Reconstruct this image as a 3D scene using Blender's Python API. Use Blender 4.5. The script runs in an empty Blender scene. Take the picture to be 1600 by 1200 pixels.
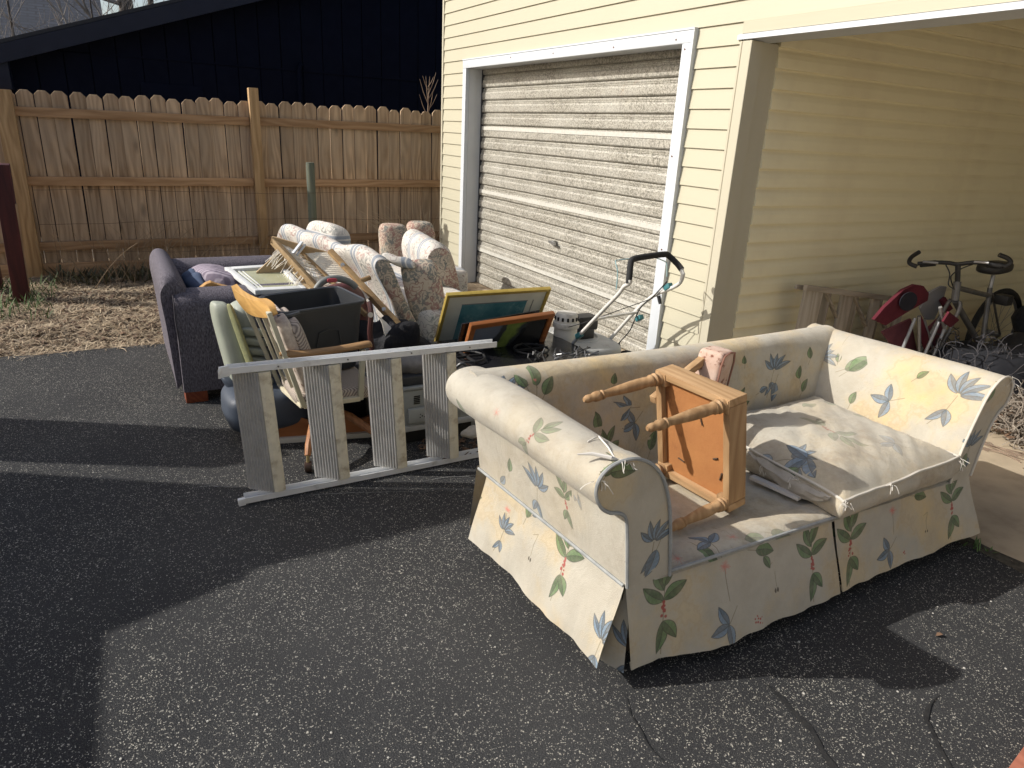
import bpy, bmesh, math, random
import numpy as np
from mathutils import Vector, Matrix, noise as mnoise

random.seed(7)
rng = np.random.default_rng(7)
SC = bpy.context.scene
COL = SC.collection

# ------------------------------------------------------------------ camera
CAM_F, CAM_YAW, CAM_PITCH, CAM_ROLL, CAM_H = 1090.56777, -1.04823262, 0.346580129, 0.0520671375, 1.6


def cam_axes():
    y, p, r = CAM_YAW, CAM_PITCH, CAM_ROLL
    f = Vector((math.cos(p) * math.sin(y), math.cos(p) * math.cos(y), -math.sin(p)))
    rt = Vector((math.cos(y), -math.sin(y), 0))
    up = rt.cross(f)
    rt2 = rt * math.cos(r) + up * math.sin(r)
    up2 = up * math.cos(r) - rt * math.sin(r)
    return rt2, up2, f


RT, UP, FW = cam_axes()
EYE = Vector((0, 0, CAM_H))
cam_data = bpy.data.cameras.new("camera")
cam = bpy.data.objects.new("camera", cam_data)
COL.objects.link(cam)
cam_data.sensor_fit = 'HORIZONTAL'
cam_data.sensor_width = 36.0
cam_data.lens = CAM_F / 1600 * 36
cam_data.clip_start = 0.05
cam_data.clip_end = 400
mw = Matrix(((RT.x, UP.x, -FW.x, EYE.x), (RT.y, UP.y, -FW.y, EYE.y), (RT.z, UP.z, -FW.z, EYE.z), (0, 0, 0, 1)))
cam.matrix_world = mw
SC.camera = cam

# ------------------------------------------------------------------ sky, sun, exposure
SUN = Vector((-0.34, -0.76, 0.553)).normalized()      # towards the sun
world = bpy.data.worlds.new("World")
SC.world = world
world.use_nodes = True
wn = world.node_tree
sky = wn.nodes.new('ShaderNodeTexSky')
sky.sky_type = 'NISHITA'
sky.sun_disc = False
sky.dust_density = 3.0
sky.ozone_density = 0.7
sky.sun_elevation = math.asin(SUN.z)
sky.sun_rotation = math.atan2(SUN.x, SUN.y) % (2 * math.pi)
wn.links.new(sky.outputs[0], wn.nodes['Background'].inputs[0])
wn.nodes['Background'].inputs[1].default_value = 0.135
sun_data = bpy.data.lights.new("sun", 'SUN')
sun_data.energy = 4.1
sun_data.angle = math.radians(0.5)
sun_data.color = (1.0, 0.965, 0.905)
sun = bpy.data.objects.new("sun", sun_data)
COL.objects.link(sun)
sun.rotation_euler = SUN.to_track_quat('Z', 'Y').to_euler()
sun.location = (0, 0, 20)
vs = SC.view_settings
vs.view_transform = 'Standard'
vs.look = 'None'
vs.exposure = 0.24
vs.gamma = 1.0
vs.use_curve_mapping = False


# ------------------------------------------------------------------ measuring: where a sight line meets a plane
def ray(px, py):
    return RT * ((px - 800) / CAM_F) - UP * ((py - 600) / CAM_F) + FW


def gx(px, py, X):
    d = ray(px, py)
    return EYE + d * ((X - EYE.x) / d.x)


def gy(px, py, Y):
    d = ray(px, py)
    return EYE + d * ((Y - EYE.y) / d.y)


def gz(px, py, Z):
    d = ray(px, py)
    return EYE + d * ((Z - EYE.z) / d.z)


V = Vector


# ------------------------------------------------------------------ mesh builder
class MB:
    def __init__(self):
        self.v, self.f, self.uv = [], [], []

    def add(self, verts, faces, uvs=None):
        o = len(self.v)
        self.v += [tuple(p) for p in verts]
        self.uv += [tuple(u) for u in uvs] if uvs is not None else [(0, 0)] * len(verts)
        self.f += [tuple(i + o for i in f) for f in faces]
        return self

    def obox(self, p, ex, ey, ez):
        p, ex, ey, ez = V(p), V(ex), V(ey), V(ez)
        c = [p, p + ex, p + ex + ey, p + ey]
        c += [q + ez for q in c]
        return self.add(c, [(0, 3, 2, 1), (4, 5, 6, 7), (0, 1, 5, 4), (1, 2, 6, 5), (2, 3, 7, 6), (3, 0, 4, 7)])

    def box(self, lo, hi):
        return self.obox(lo, (hi[0] - lo[0], 0, 0), (0, hi[1] - lo[1], 0), (0, 0, hi[2] - lo[2]))

    def cbox(self, c, ax, ay, az):
        "box about a centre with half-edge vectors"
        c, ax, ay, az = V(c), V(ax), V(ay), V(az)
        return self.obox(c - ax - ay - az, ax * 2, ay * 2, az * 2)

    def beam(self, p, q, w, h, up=(0, 0, 1)):
        p, q = V(p), V(q)
        d = (q - p).normalized()
        s = d.cross(V(up))
        if s.length < 1e-4:
            s = d.cross(V((1, 0, 0)))
        s.normalize()
        u = s.cross(d)
        return self.obox(p - s * w / 2 - u * h / 2, q - p, s * w, u * h)

    def tube(self, pts, r, n=8, cap=True):
        pts = [V(p) for p in pts]
        rr = r if isinstance(r, (list, tuple)) else [r] * len(pts)
        rings = []
        up = None
        for i, p in enumerate(pts):
            a = pts[max(i - 1, 0)]
            b = pts[min(i + 1, len(pts) - 1)]
            d = (b - a).normalized()
            if up is None:
                up = d.orthogonal().normalized()
            up = (up - d * up.dot(d))
            if up.length < 1e-5:
                up = d.orthogonal()
            up.normalize()
            s = d.cross(up)
            rings.append([p + (up * math.cos(2 * math.pi * k / n) + s * math.sin(2 * math.pi * k / n)) * rr[i] for k in range(n)])
        verts = [q for ring in rings for q in ring]
        faces = []
        for i in range(len(pts) - 1):
            for k in range(n):
                faces.append((i * n + k, i * n + (k + 1) % n, (i + 1) * n + (k + 1) % n, (i + 1) * n + k))
        if cap:
            faces.append(tuple(range(n - 1, -1, -1)))
            faces.append(tuple((len(pts) - 1) * n + k for k in range(n)))
        return self.add(verts, faces)

    def lathe(self, p, q, prof, n=16):
        "prof: (t along p..q, radius)"
        p, q = V(p), V(q)
        return self.tube2([(p + (q - p) * t, r) for t, r in prof], (q - p).normalized(), n)

    def tube2(self, pr, d, n):
        up = d.orthogonal().normalized()
        s = d.cross(up)
        verts, faces = [], []
        for p, r in pr:
            verts += [p + (up * math.cos(2 * math.pi * k / n) + s * math.sin(2 * math.pi * k / n)) * r for k in range(n)]
        for i in range(len(pr) - 1):
            for k in range(n):
                faces.append((i * n + k, i * n + (k + 1) % n, (i + 1) * n + (k + 1) % n, (i + 1) * n + k))
        faces.append(tuple(range(n - 1, -1, -1)))
        faces.append(tuple((len(pr) - 1) * n + k for k in range(n)))
        return self.add(verts, faces)

    def grid(self, P, UV=None, closed=False, cap=False):
        n, m = len(P), len(P[0])
        verts = [p for row in P for p in row]
        uvs = [u for row in UV for u in row] if UV is not None else None
        faces = []
        for i in range(n - 1):
            for j in range(m if closed else m - 1):
                faces.append((i * m + j, i * m + (j + 1) % m, (i + 1) * m + (j + 1) % m, (i + 1) * m + j))
        if cap:
            faces.append(tuple(range(m - 1, -1, -1)))
            faces.append(tuple((n - 1) * m + k for k in range(m)))
        return self.add(verts, faces, uvs)

    def prism(self, poly, vec, uvs=None):
        poly = [V(p) for p in poly]
        n = len(poly)
        vec = V(vec)
        faces = [tuple(range(n - 1, -1, -1)), tuple(range(n, 2 * n))]
        faces += [(i, (i + 1) % n, n + (i + 1) % n, n + i) for i in range(n)]
        return self.add(poly + [p + vec for p in poly], faces, (list(uvs) * 2) if uvs else None)

    def soft(self, c, ax, ay, az, e1=0.35, e2=0.35, n=20, m=28, wob=0.0, ws=4.0, seed=0.0):
        "soft rounded block: superellipsoid about c with half-axis vectors"
        c, ax, ay, az = V(c), V(ax), V(ay), V(az)
        sp = lambda x, e: math.copysign(abs(x) ** e, x)
        P, UVs = [], []
        for i in range(n + 1):
            th = -math.pi / 2 + math.pi * i / n
            row, ur = [], []
            for j in range(m):
                ph = 2 * math.pi * j / m
                a = sp(math.cos(th), e1) * sp(math.cos(ph), e2)
                b = sp(math.cos(th), e1) * sp(math.sin(ph), e2)
                d = sp(math.sin(th), e1)
                p = c + ax * a + ay * b + az * d
                if wob:
                    nn = mnoise.noise(p * ws + V((seed, seed * 2, 0)))
                    p = p + (p - c).normalized() * nn * wob
                row.append(p)
                ur.append((a * ax.length, b * ay.length + d * az.length))
            P.append(row)
            UVs.append(ur)
        return self.grid(P, UVs, closed=True)


ORG = {}


def thing(name, label, cat, loc=(0, 0, 0), group=None):
    o = bpy.data.objects.new(name, None)
    o.empty_display_size = 0.1
    COL.objects.link(o)
    o.location = loc
    ORG[o] = V(loc)
    o['label'] = label
    o['category'] = cat
    if group:
        o['group'] = group
    return o


def tag(o, label, cat, group=None):
    o['label'] = label
    o['category'] = cat
    if group:
        o['group'] = group
    return o


def make_mesh(name, mb, origin, mat, smooth=False, bevel=0, seg=2, weld=False, sharp=40):
    me = bpy.data.meshes.new(name)
    bm = bmesh.new()
    vs_ = [bm.verts.new((p[0] - origin[0], p[1] - origin[1], p[2] - origin[2])) for p in mb.v]
    uvl = bm.loops.layers.uv.new('uv')
    for f in mb.f:
        if len(set(f)) < 3:
            continue
        try:
            bf = bm.faces.new([vs_[i] for i in f])
        except ValueError:
            continue
        for lp, i in zip(bf.loops, f):
            lp[uvl].uv = mb.uv[i]
    if weld:
        bmesh.ops.remove_doubles(bm, verts=bm.verts[:], dist=1e-5)
    bmesh.ops.recalc_face_normals(bm, faces=bm.faces[:])
    if bevel:
        bmesh.ops.bevel(bm, geom=bm.edges[:], offset=bevel, segments=seg, profile=0.6, affect='EDGES', clamp_overlap=True)
    for f in bm.faces:
        f.smooth = smooth or bool(bevel)
    ang = math.radians(sharp)
    if smooth or bevel:
        for e in bm.edges:
            if len(e.link_faces) == 2 and e.calc_face_angle(0) > ang:
                e.smooth = False
    bm.to_mesh(me)
    bm.free()
    if mat:
        me.materials.append(mat)
    return me


def part(name, mb, mat, parent=None, label=None, kind=None, **kw):
    org = ORG.get(parent, V((0, 0, 0)))
    me = make_mesh(name, mb, org, mat, **kw)
    o = bpy.data.objects.new(name, me)
    COL.objects.link(o)
    if parent is not None:
        o.parent = parent
        ORG[o] = org
    if label:
        o['label'] = label
    if kind:
        o['kind'] = kind
    return o


def single(name, mb, mat, label, cat, group=None, **kw):
    a = np.array(mb.v)
    org = V(((a[:, 0].min() + a[:, 0].max()) / 2, (a[:, 1].min() + a[:, 1].max()) / 2, a[:, 2].min()))
    me = make_mesh(name, mb, org, mat, **kw)
    o = bpy.data.objects.new(name, me)
    COL.objects.link(o)
    o.location = org
    ORG[o] = org
    return tag(o, label, cat, group)


def struct(name, mb, mat, kind='structure', **kw):
    o = part(name, mb, mat, None, **kw)
    o['kind'] = kind
    return o


def piece(name, me, parent, loc, rot=None, scale=None):
    "a part that shares mesh data; loc is in world space, parent has no rotation"
    o = bpy.data.objects.new(name, me)
    COL.objects.link(o)
    o.parent = parent
    org = ORG.get(parent, V((0, 0, 0)))
    o.location = V(loc) - org
    if rot:
        o.rotation_euler = rot
    if scale:
        o.scale = scale
    ORG[o] = V(loc)
    return o


# ------------------------------------------------------------------ materials
class NT:
    def __init__(self, name):
        self.m = bpy.data.materials.new(name)
        self.m.use_nodes = True
        self.t = self.m.node_tree
        self.b = self.t.nodes['Principled BSDF']
        self._co = None

    def nd(self, typ, ins=None, **props):
        n = self.t.nodes.new(typ)
        for k, v in props.items():
            setattr(n, k, v)
        for k, v in (ins or {}).items():
            self.set(n.inputs[k], v)
        return n

    def set(self, sock, v):
        if hasattr(v, 'is_output'):
            self.t.links.new(v, sock)
        else:
            if isinstance(v, (tuple, list)) and len(v) == 3 and sock.type == 'RGBA':
                v = (*v, 1)
            sock.default_value = v

    def co(self, which='Object', scale=None, loc=None, rot=None):
        if self._co is None:
            self._co = self.nd('ShaderNodeTexCoord')
        out = self._co.outputs[which]
        if scale or loc or rot:
            mp = self.nd('ShaderNodeMapping', {'Vector': out})
            if scale:
                mp.inputs['Scale'].default_value = scale
            if loc:
                mp.inputs['Location'].default_value = loc
            if rot:
                mp.inputs['Rotation'].default_value = rot
            out = mp.outputs[0]
        return out

    def rco(self, scale=None):
        "object coordinates shifted at random per object, so that pieces sharing a mesh differ"
        oi = self.nd('ShaderNodeObjectInfo')
        cmb = self.nd('ShaderNodeCombineXYZ', {'X': oi.outputs['Random'], 'Y': oi.outputs['Random'], 'Z': oi.outputs['Random']})
        ma = self.nd('ShaderNodeVectorMath', operation='MULTIPLY_ADD')
        self.t.links.new(cmb.outputs[0], ma.inputs[0])
        ma.inputs[1].default_value = (53.0, 31.0, 77.0)
        self.t.links.new(self.co('Object', scale=scale), ma.inputs[2])
        return ma.outputs[0]

    def noise(self, scale, detail=4, rough=0.55, vec=None, dist=0.0):
        n = self.nd('ShaderNodeTexNoise', {'Vector': vec if vec is not None else self.co(), 'Scale': scale, 'Detail': detail, 'Roughness': rough, 'Distortion': dist})
        return n.outputs['Fac']

    def vor(self, scale, vec=None, feature='F1', rand=1.0):
        return self.nd('ShaderNodeTexVoronoi', {'Vector': vec if vec is not None else self.co(), 'Scale': scale, 'Randomness': rand}, feature=feature)

    def mth(self, op, a, b=0.0, clamp=False):
        n = self.nd('ShaderNodeMath', operation=op, use_clamp=clamp)
        self.set(n.inputs[0], a)
        self.set(n.inputs[1], b)
        return n.outputs[0]

    def step(self, x, lo, hi):
        n = self.nd('ShaderNodeMapRange', {'Value': x, 'From Min': lo, 'From Max': hi})
        n.clamp = True
        return n.outputs[0]

    def mix(self, f, a, b, mode='MIX'):
        n = self.nd('ShaderNodeMix', data_type='RGBA', blend_type=mode)
        self.set(n.inputs[0], f)
        self.set(n.inputs[6], a)
        self.set(n.inputs[7], b)
        return n.outputs[2]

    def bump(self, h, strength=0.4, dist=0.01):
        n = self.nd('ShaderNodeBump', {'Height': h, 'Strength': strength, 'Distance': dist})
        self.t.links.new(n.outputs[0], self.b.inputs['Normal'])
        return n

    def out(self, col=None, rough=None, metal=None, spec=None):
        if col is not None:
            self.set(self.b.inputs['Base Color'], col)
        if rough is not None:
            self.set(self.b.inputs['Roughness'], rough)
        if metal is not None:
            self.set(self.b.inputs['Metallic'], metal)
        if spec is not None:
            self.set(self.b.inputs['Specular IOR Level'], spec)
        return self.m


MC = {}


def M(name, c1, c2=None, scale=6, rough=0.7, bump=0.0, bscale=60, metal=0.0, spec=0.4, grime=None, gscale=3, gthr=(0.55, 0.75), bdist=0.004):
    if name in MC:
        return MC[name]
    t = NT(name)
    c2 = c2 or tuple(x * 0.8 for x in c1)
    col = t.mix(t.step(t.noise(scale, 5), 0.3, 0.7), c1, c2)
    if grime:
        col = t.mix(t.step(t.noise(gscale, 6, 0.65), *gthr), col, grime)
    if bump:
        t.bump(t.noise(bscale, 4), bump, bdist)
    rg = t.mth('ADD', t.mth('MULTIPLY', t.noise(scale * 2, 3), 0.2), rough - 0.1)
    MC[name] = t.out(col, rg, metal, spec)
    return MC[name]


def wood(name, c1, c2, axis='z', fine=60, rough=0.75, bump=0.3, spec=0.3, rnd=True, grey=None, knots=False):
    "grain stretched along one axis"
    if name in MC:
        return MC[name]
    t = NT(name)
    sc = {'x': (0.05, 1, 1), 'y': (1, 0.05, 1), 'z': (1, 1, 0.05)}[axis]
    oi = t.nd('ShaderNodeObjectInfo')
    base = t.co('Object')
    if rnd:
        off = t.nd('ShaderNodeVectorMath', operation='ADD')
        sc3 = t.nd('ShaderNodeVectorMath', operation='SCALE')
        cmb = t.nd('ShaderNodeCombineXYZ', {'X': oi.outputs['Random'], 'Y': oi.outputs['Random'], 'Z': oi.outputs['Random']})
        t.t.links.new(cmb.outputs[0], sc3.inputs[0])
        sc3.inputs['Scale'].default_value = 37.0
        t.t.links.new(base, off.inputs[0])
        t.t.links.new(sc3.outputs[0], off.inputs[1])
        base = off.outputs[0]
    mp = t.nd('ShaderNodeMapping', {'Vector': base})
    mp.inputs['Scale'].default_value = sc
    g1 = t.noise(fine, 6, 0.65, mp.outputs[0], 0.6)
    g2 = t.noise(fine * 0.22, 3, 0.5, mp.outputs[0], 1.2)
    sx = t.nd('ShaderNodeSeparateXYZ', {'Vector': base})
    tr = {'x': (1, 2), 'y': (0, 2), 'z': (0, 1)}[axis]
    tco = t.mth('ADD', sx.outputs[tr[0]], sx.outputs[tr[1]])
    mp2 = t.nd('ShaderNodeMapping', {'Vector': base})
    mp2.inputs['Scale'].default_value = {'x': (0.16, 1, 1), 'y': (1, 0.16, 1), 'z': (1, 1, 0.16)}[axis]
    ph = t.mth('ADD', t.mth('MULTIPLY', tco, fine * 2.2), t.mth('MULTIPLY', t.noise(fine * 0.14, 2, 0.5, mp2.outputs[0]), 34.0))
    band = t.mth('ADD', t.mth('MULTIPLY', t.mth('SINE', ph), 0.5), 0.5)
    f = t.mth('ADD', t.mth('ADD', t.mth('MULTIPLY', g1, 0.45), t.mth('MULTIPLY', g2, 0.37)), t.mth('MULTIPLY', band, 0.18))
    col = t.mix(t.step(f, 0.36, 0.64), c1, c2)
    if knots:
        mk = t.nd('ShaderNodeMapping', {'Vector': base})
        mk.inputs['Scale'].default_value = {'x': (0.35, 1, 1), 'y': (1, 0.35, 1), 'z': (1, 1, 0.35)}[axis]
        vr = t.vor(6.0, mk.outputs[0])
        k = t.mth('MULTIPLY', t.step(vr.outputs['Distance'], 0.2, 0.06), t.step(t.nd('ShaderNodeSeparateColor', {'Color': vr.outputs['Color']}).outputs[0], 0.62, 0.7))
        col = t.mix(k, col, tuple(x * 0.28 for x in c2))
    if grey:
        col = t.mix(t.step(t.noise(1.6, 4), 0.35, 0.7), col, grey)
    if rnd:
        hs = t.nd('ShaderNodeHueSaturation', {'Color': col})
        t.t.links.new(t.mth('ADD', t.mth('MULTIPLY', oi.outputs['Random'], 0.36), 0.80), hs.inputs['Value'])
        col = hs.outputs[0]
    t.bump(g1, bump, 0.004)
    MC[name] = t.out(col, rough, 0, spec)
    return MC[name]


# ================================================================== SETTING
YW = 3.25            # front face of the garage
XL, XC = -7.44, -3.13  # its left corner, and the corner where the carport opens
XF = -8.15           # fence

# ---- asphalt
t = NT('asphalt')
co = t.co()
big = t.noise(0.9, 5, 0.6)
base = t.mix(t.step(big, 0.3, 0.7), (0.019, 0.0198, 0.0222), (0.043, 0.0435, 0.044))
grain = t.noise(260, 3, 0.7)
base = t.mix(t.mth('MULTIPLY', t.step(grain, 0.45, 0.75), 0.75), base, (0.13, 0.126, 0.12))
wob = t.nd('ShaderNodeTexNoise', {'Vector': co, 'Scale': 70.0, 'Detail': 3.0})
wv = t.nd('ShaderNodeVectorMath', operation='MULTIPLY_ADD')
t.t.links.new(wob.outputs['Color'], wv.inputs[0])
wv.inputs[1].default_value = (0.018, 0.018, 0.0)
t.t.links.new(co, wv.inputs[2])
flecks = None
dens = t.step(t.noise(1.7, 4, 0.6, t.co('Object', loc=(3, 1, 0))), 0.33, 0.68)
for sc_, th, cut in ((64, 0.22, 0.88), (115, 0.32, 0.76), (240, 0.50, 0.50)):
    vr = t.vor(sc_, wv.outputs[0])
    sep = t.nd('ShaderNodeSeparateColor', {'Color': vr.outputs['Color']})
    on = t.step(t.mth('ADD', sep.outputs[0], t.mth('MULTIPLY', t.mth('SUBTRACT', dens, 0.5), 0.42)), cut, cut + 0.04)
    size = t.mth('MULTIPLY', sep.outputs[1], th)
    m = t.mth('MULTIPLY', on, t.step(t.mth('SUBTRACT', size, vr.outputs['Distance']), 0.0, 0.06))
    flecks = m if flecks is None else t.mth('MAXIMUM', flecks, m)
fc = t.mix(t.noise(40, 2), (0.20, 0.19, 0.165), (0.72, 0.68, 0.58))
base = t.mix(flecks, base, fc)
# hairline crackle where the sealer has worn through
ce = t.vor(9.0, t.co('Object', loc=(0.3, 0, 0)), feature='DISTANCE_TO_EDGE')
hair = t.mth('MULTIPLY', t.step(ce.outputs['Distance'], 0.022, 0.008), t.step(t.noise(2.2, 5, 0.7, t.co('Object', loc=(8, 2, 0))), 0.5, 0.66))
hair = t.mth('MULTIPLY', hair, t.step(t.noise(55, 2), 0.45, 0.6))
base = t.mix(t.mth('MULTIPLY', hair, 0.3), base, (0.3, 0.285, 0.25))
t.bump(t.mth('ADD', t.mth('MULTIPLY', t.noise(190, 3, 0.6), 0.7), t.mth('MULTIPLY', flecks, 0.3)), 0.75, 0.006)
ASPH = t.out(base, 0.9, 0, 0.08)

soil = M('soil', (0.10, 0.075, 0.05), (0.05, 0.04, 0.028), 8, 0.95, 0.6, 70)
mb = MB().box((-60, -60, -0.4), (60, 60, -0.03))
struct('ground', mb, soil)

# asphalt sheet with a ragged edge towards the dry grass
edge = []
for i in range(90):
    y = -14 + i * (14 + YW - 0.15) / 89
    edge.append((-5.56 + 0.05 * mnoise.noise(V((y * 1.3, 0, 3))) + 0.03 * mnoise.noise(V((y * 6, 1, 3))) - (0.05 * max(0, y) if y < 2 else 0.1), y, 0))
poly = [(0.35, -14, 0)] + [tuple(p) for p in edge] + [(0.35, YW - 0.15, 0)]
poly = [(p[0], p[1], -0.06) for p in poly]
n = len(poly)
mb = MB().prism(poly, (0, 0, 0.06))
struct('asphalt_driveway', mb, ASPH)

# tar repair smears on the asphalt
tar = M('tar', (0.013, 0.013, 0.014), (0.03, 0.029, 0.028), 40, 0.7, 0.5, 200)


def ribbon(pts, w, z):
    mb = MB()
    pts = [V(p) for p in pts]
    fine = []
    for i in range(len(pts) - 1):
        for k in range(8):
            fine.append(pts[i].lerp(pts[i + 1], k / 8))
    fine.append(pts[-1])
    rows = []
    for i, p in enumerate(fine):
        d = (fine[min(i + 1, len(fine) - 1)] - fine[max(i - 1, 0)]).normalized()
        s = V((-d.y, d.x, 0))
        ww = w * (0.6 + 0.9 * abs(mnoise.noise(p * 13))) * min(1, 0.15 + min(i, len(fine) - 1 - i) * 0.12)
        o = s * mnoise.noise(p * 7) * 0.02
        rows.append([p + o + s * ww / 2 + V((0, 0, z)), p + o - s * ww / 2 + V((0, 0, z))])
    return mb.grid(rows)


G = lambda x, y: gz(x, y, 0)
for pts, w in (([G(1195, 1065), G(1222, 1095), G(1262, 1140), G(1300, 1195), G(1320, 1230)], 0.020),
               ([G(1462, 1085), G(1440, 1125), G(1462, 1165), G(1500, 1215)], 0.017),
               ([G(978, 1078), G(985, 1120), G(1015, 1160), G(1040, 1190)], 0.006)):
    struct('tar_seam', ribbon(pts, w, 0.004), tar)
chalk = M('worn_scratch', (0.30, 0.30, 0.29), (0.06, 0.06, 0.06), 45, 0.9)
for pts, w in (([G(468, 775), G(520, 773), G(560, 771), G(600, 770), G(676, 768)], 0.005), ([G(300, 764), G(330, 762), G(352, 762), G(378, 761)], 0.007), ([G(660, 752), G(700, 747), G(745, 743), G(752, 742)], 0.006)):
    struct('scratch_mark', ribbon(pts, w, 0.004), chalk)

# concrete slab of the carport
conc = M('concrete', (0.50, 0.41, 0.29), (0.40, 0.325, 0.23), 5, 0.88, 0.35, 120, grime=(0.27, 0.21, 0.145), gscale=2.5, gthr=(0.5, 0.8))
rows = []
front = []
for i in range(60):
    x = -7.6 + i * (11.4 / 59)
    front.append((x, YW - 0.135 + 0.008 * mnoise.noise(V((x * 5, 0, 0))), -0.05))
mb = MB().prism(front + [(3.8, 10.2, -0.05), (-7.6, 10.2, -0.05)], (0, 0, 0.062))
struct('concrete_floor', mb, conc)
mb = MB()
dirt = M('joint_dirt', (0.035, 0.03, 0.022), (0.09, 0.08, 0.06), 60, 0.95, 0.6, 120)
jr = [[V((x, YW - 0.175 + 0.018 * mnoise.noise(V((x * 4, 2, 0))), 0.002)), V((x, YW - 0.155, 0.009 + 0.004 * mnoise.noise(V((x * 12, 0, 0))))), V((x, YW - 0.118 + 0.02 * mnoise.noise(V((x * 6, 7, 0))), 0.0155))] for x in np.linspace(-3.5, 1.7, 90)]
struct('dirt_in_the_joint', mb.grid(jr), dirt, kind='stuff')

mb = MB().box((0.37, -20, -0.05), (7.6, YW - 0.16, 0.004))  # unseen pale concrete, added to bounce sunlight up into the shaded faces
struct('reflector_slab', mb, M('reflector_concrete', (0.50, 0.44, 0.35), (0.42, 0.37, 0.29), 3, 0.9, 0.3, 90))

# ---- dry verge between asphalt and fence: lumpy thatch plus loose straw
t = NT('thatch')
n1 = t.noise(14, 6, 0.7)
c = t.mix(t.step(n1, 0.35, 0.65), (0.37, 0.295, 0.20), (0.15, 0.11, 0.075))
c = t.mix(t.step(t.noise(3.0, 5, 0.65), 0.52, 0.68), c, (0.10, 0.072, 0.048))
t.bump(t.noise(60, 5, 0.7), 0.9, 0.02)
THATCH = t.out(c, 0.95, 0, 0.15)


def vz(x, y):
    e = -5.60 - (0.05 * max(0, y) if y < 2 else 0.1)
    d = max(0.0, min(1.0, (e - x) / 0.5))
    return -0.025 + d * 0.05 + d * 0.05 * mnoise.noise(V((x * 2.2, y * 2.2, 0))) + d * 0.03 * mnoise.noise(V((x * 7, y * 7, 4)))


P = [[V((x, y, vz(x, y))) for x in np.linspace(-9.2, -5.3, 70)] for y in np.linspace(-4, 6, 130)]
struct('dry_grass_verge', MB().grid(P), THATCH, smooth=True)

straw = NT('straw')
oi = straw.noise(9, 4)
STRAW = straw.out(straw.mix(straw.step(oi, 0.3, 0.7), (0.60, 0.49, 0.34), (0.30, 0.22, 0.145)), 0.8, 0, 0.2)


def blades(n, xr, yr, L, w, up, zf, seed):
    r = random.Random(seed)
    mb = MB()
    for _ in range(n):
        x = r.uniform(*xr)
        y = r.uniform(*yr)
        a = r.uniform(0, 2 * math.pi)
        l = r.uniform(*L)
        z = zf(x, y)
        if z is None:
            continue
        u = r.uniform(*up)
        d = V((math.cos(a), math.sin(a), u)).normalized() * l
        s = V((-math.sin(a), math.cos(a), r.uniform(-.4, .4))).normalized() * w * r.uniform(.6, 1.4)
        p = V((x, y, z + 0.004))
        q = p + d * 0.55 + V((0, 0, l * 0.06))
        e = p + d + V((0, 0, -l * 0.12 if u < 0.4 else 0))
        mb.add([p - s, p + s, q + s * 0.8, q - s * 0.8, e], [(0, 1, 2, 3), (3, 2, 4)])
    return mb


def verge_z(x, y):
    e = -5.56 - (0.05 * max(0, y) if y < 2 else 0.1)
    if x > e - 0.02 and random.Random(int(x * 9999) ^ int(y * 7777)).random() < (x - e) * 9 + 0.35:
        return None
    return max(vz(x, y), 0.0 if x > e else -1)


struct('loose_straw', blades(17000, (-8.05, -5.48), (-1.2, 1.4), (0.04, 0.15), 0.0024, (0.0, 0.35), verge_z, 3), STRAW, kind='stuff')
struct('dead_leaf_litter', blades(1500, (-7.5, -5.6), (-1.1, 0.6), (0.03, 0.07), 0.012, (0.0, 0.5), verge_z, 9), M('dead_leaf', (0.17, 0.10, 0.06), (0.07, 0.045, 0.03), 12, 0.9), kind='stuff')
GREEN = M('weed_green', (0.10, 0.17, 0.05), (0.06, 0.10, 0.03), 20, 0.7)
struct('green_grass_tufts', blades(420, (-7.7, -6.4), (-1.2, -0.52), (0.05, 0.16), 0.004, (0.6, 2.2), verge_z, 5), GREEN, kind='stuff')
struct('weed_leaves', blades(500, (-8.08, -7.7), (-0.6, 0.9), (0.05, 0.2), 0.009, (0.3, 2.0), verge_z, 6), M('dull_leaf', (0.07, 0.085, 0.045), (0.11, 0.085, 0.05), 20, 0.8), kind='stuff')
struct('joint_weeds', blades(60, (-1.62, -1.2), (YW - 0.2, YW - 0.13), (0.02, 0.06), 0.004, (0.5, 2.0), lambda x, y: 0.0, 8), GREEN, kind='stuff')

# tall dry stalks in front of the fence
mb = MB()
r = random.Random(4)
for i in range(130):
    y = r.choice([r.gauss(0.45, 0.35), r.uniform(-0.6, 1.3)])
    x = r.uniform(-8.05, -7.55)
    h = r.uniform(0.25, 0.85)
    lean = V((r.uniform(-.25, .35), r.uniform(-.7, .7), 1.0))
    p = V((x, y, vz(x, y)))
    pts = [p + lean * h * k / 5 + V((0.03 * mnoise.noise(V((i, k, 0))), 0.05 * mnoise.noise(V((i, k, 5))) * k, -0.02 * k * k * abs(lean.y) * h)) for k in range(6)]
    mb.tube(pts, [0.0035, 0.003, 0.003, 0.0025, 0.002, 0.0012], 4)
struct('tall_dry_stalks', mb, M('dry_stalk', (0.36, 0.27, 0.17), (0.20, 0.14, 0.09), 10, 0.9), kind='stuff')
# bleached clump of long grass by the garage corner
mb = MB()
for i in range(110):
    p = V((-7.75 + r.uniform(-.12, .12), 3.05 + r.uniform(-.15, .2), 0.0))
    a = V((r.uniform(-.2, .35), r.uniform(-.9, .3), 0))
    h = r.uniform(0.5, 1.0)
    mb.tube([p + a * h * (k / 6) ** 1.6 + V((0, 0, h * (k / 6) * (1 - 0.25 * k / 6))) for k in range(7)], [0.004, 0.004, 0.004, 0.0035, 0.003, 0.002, 0.001], 3)
struct('bleached_grass_clump', mb, M('bleached', (0.60, 0.50, 0.36), (0.38, 0.28, 0.18), 10, 0.85), kind='stuff')

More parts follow.
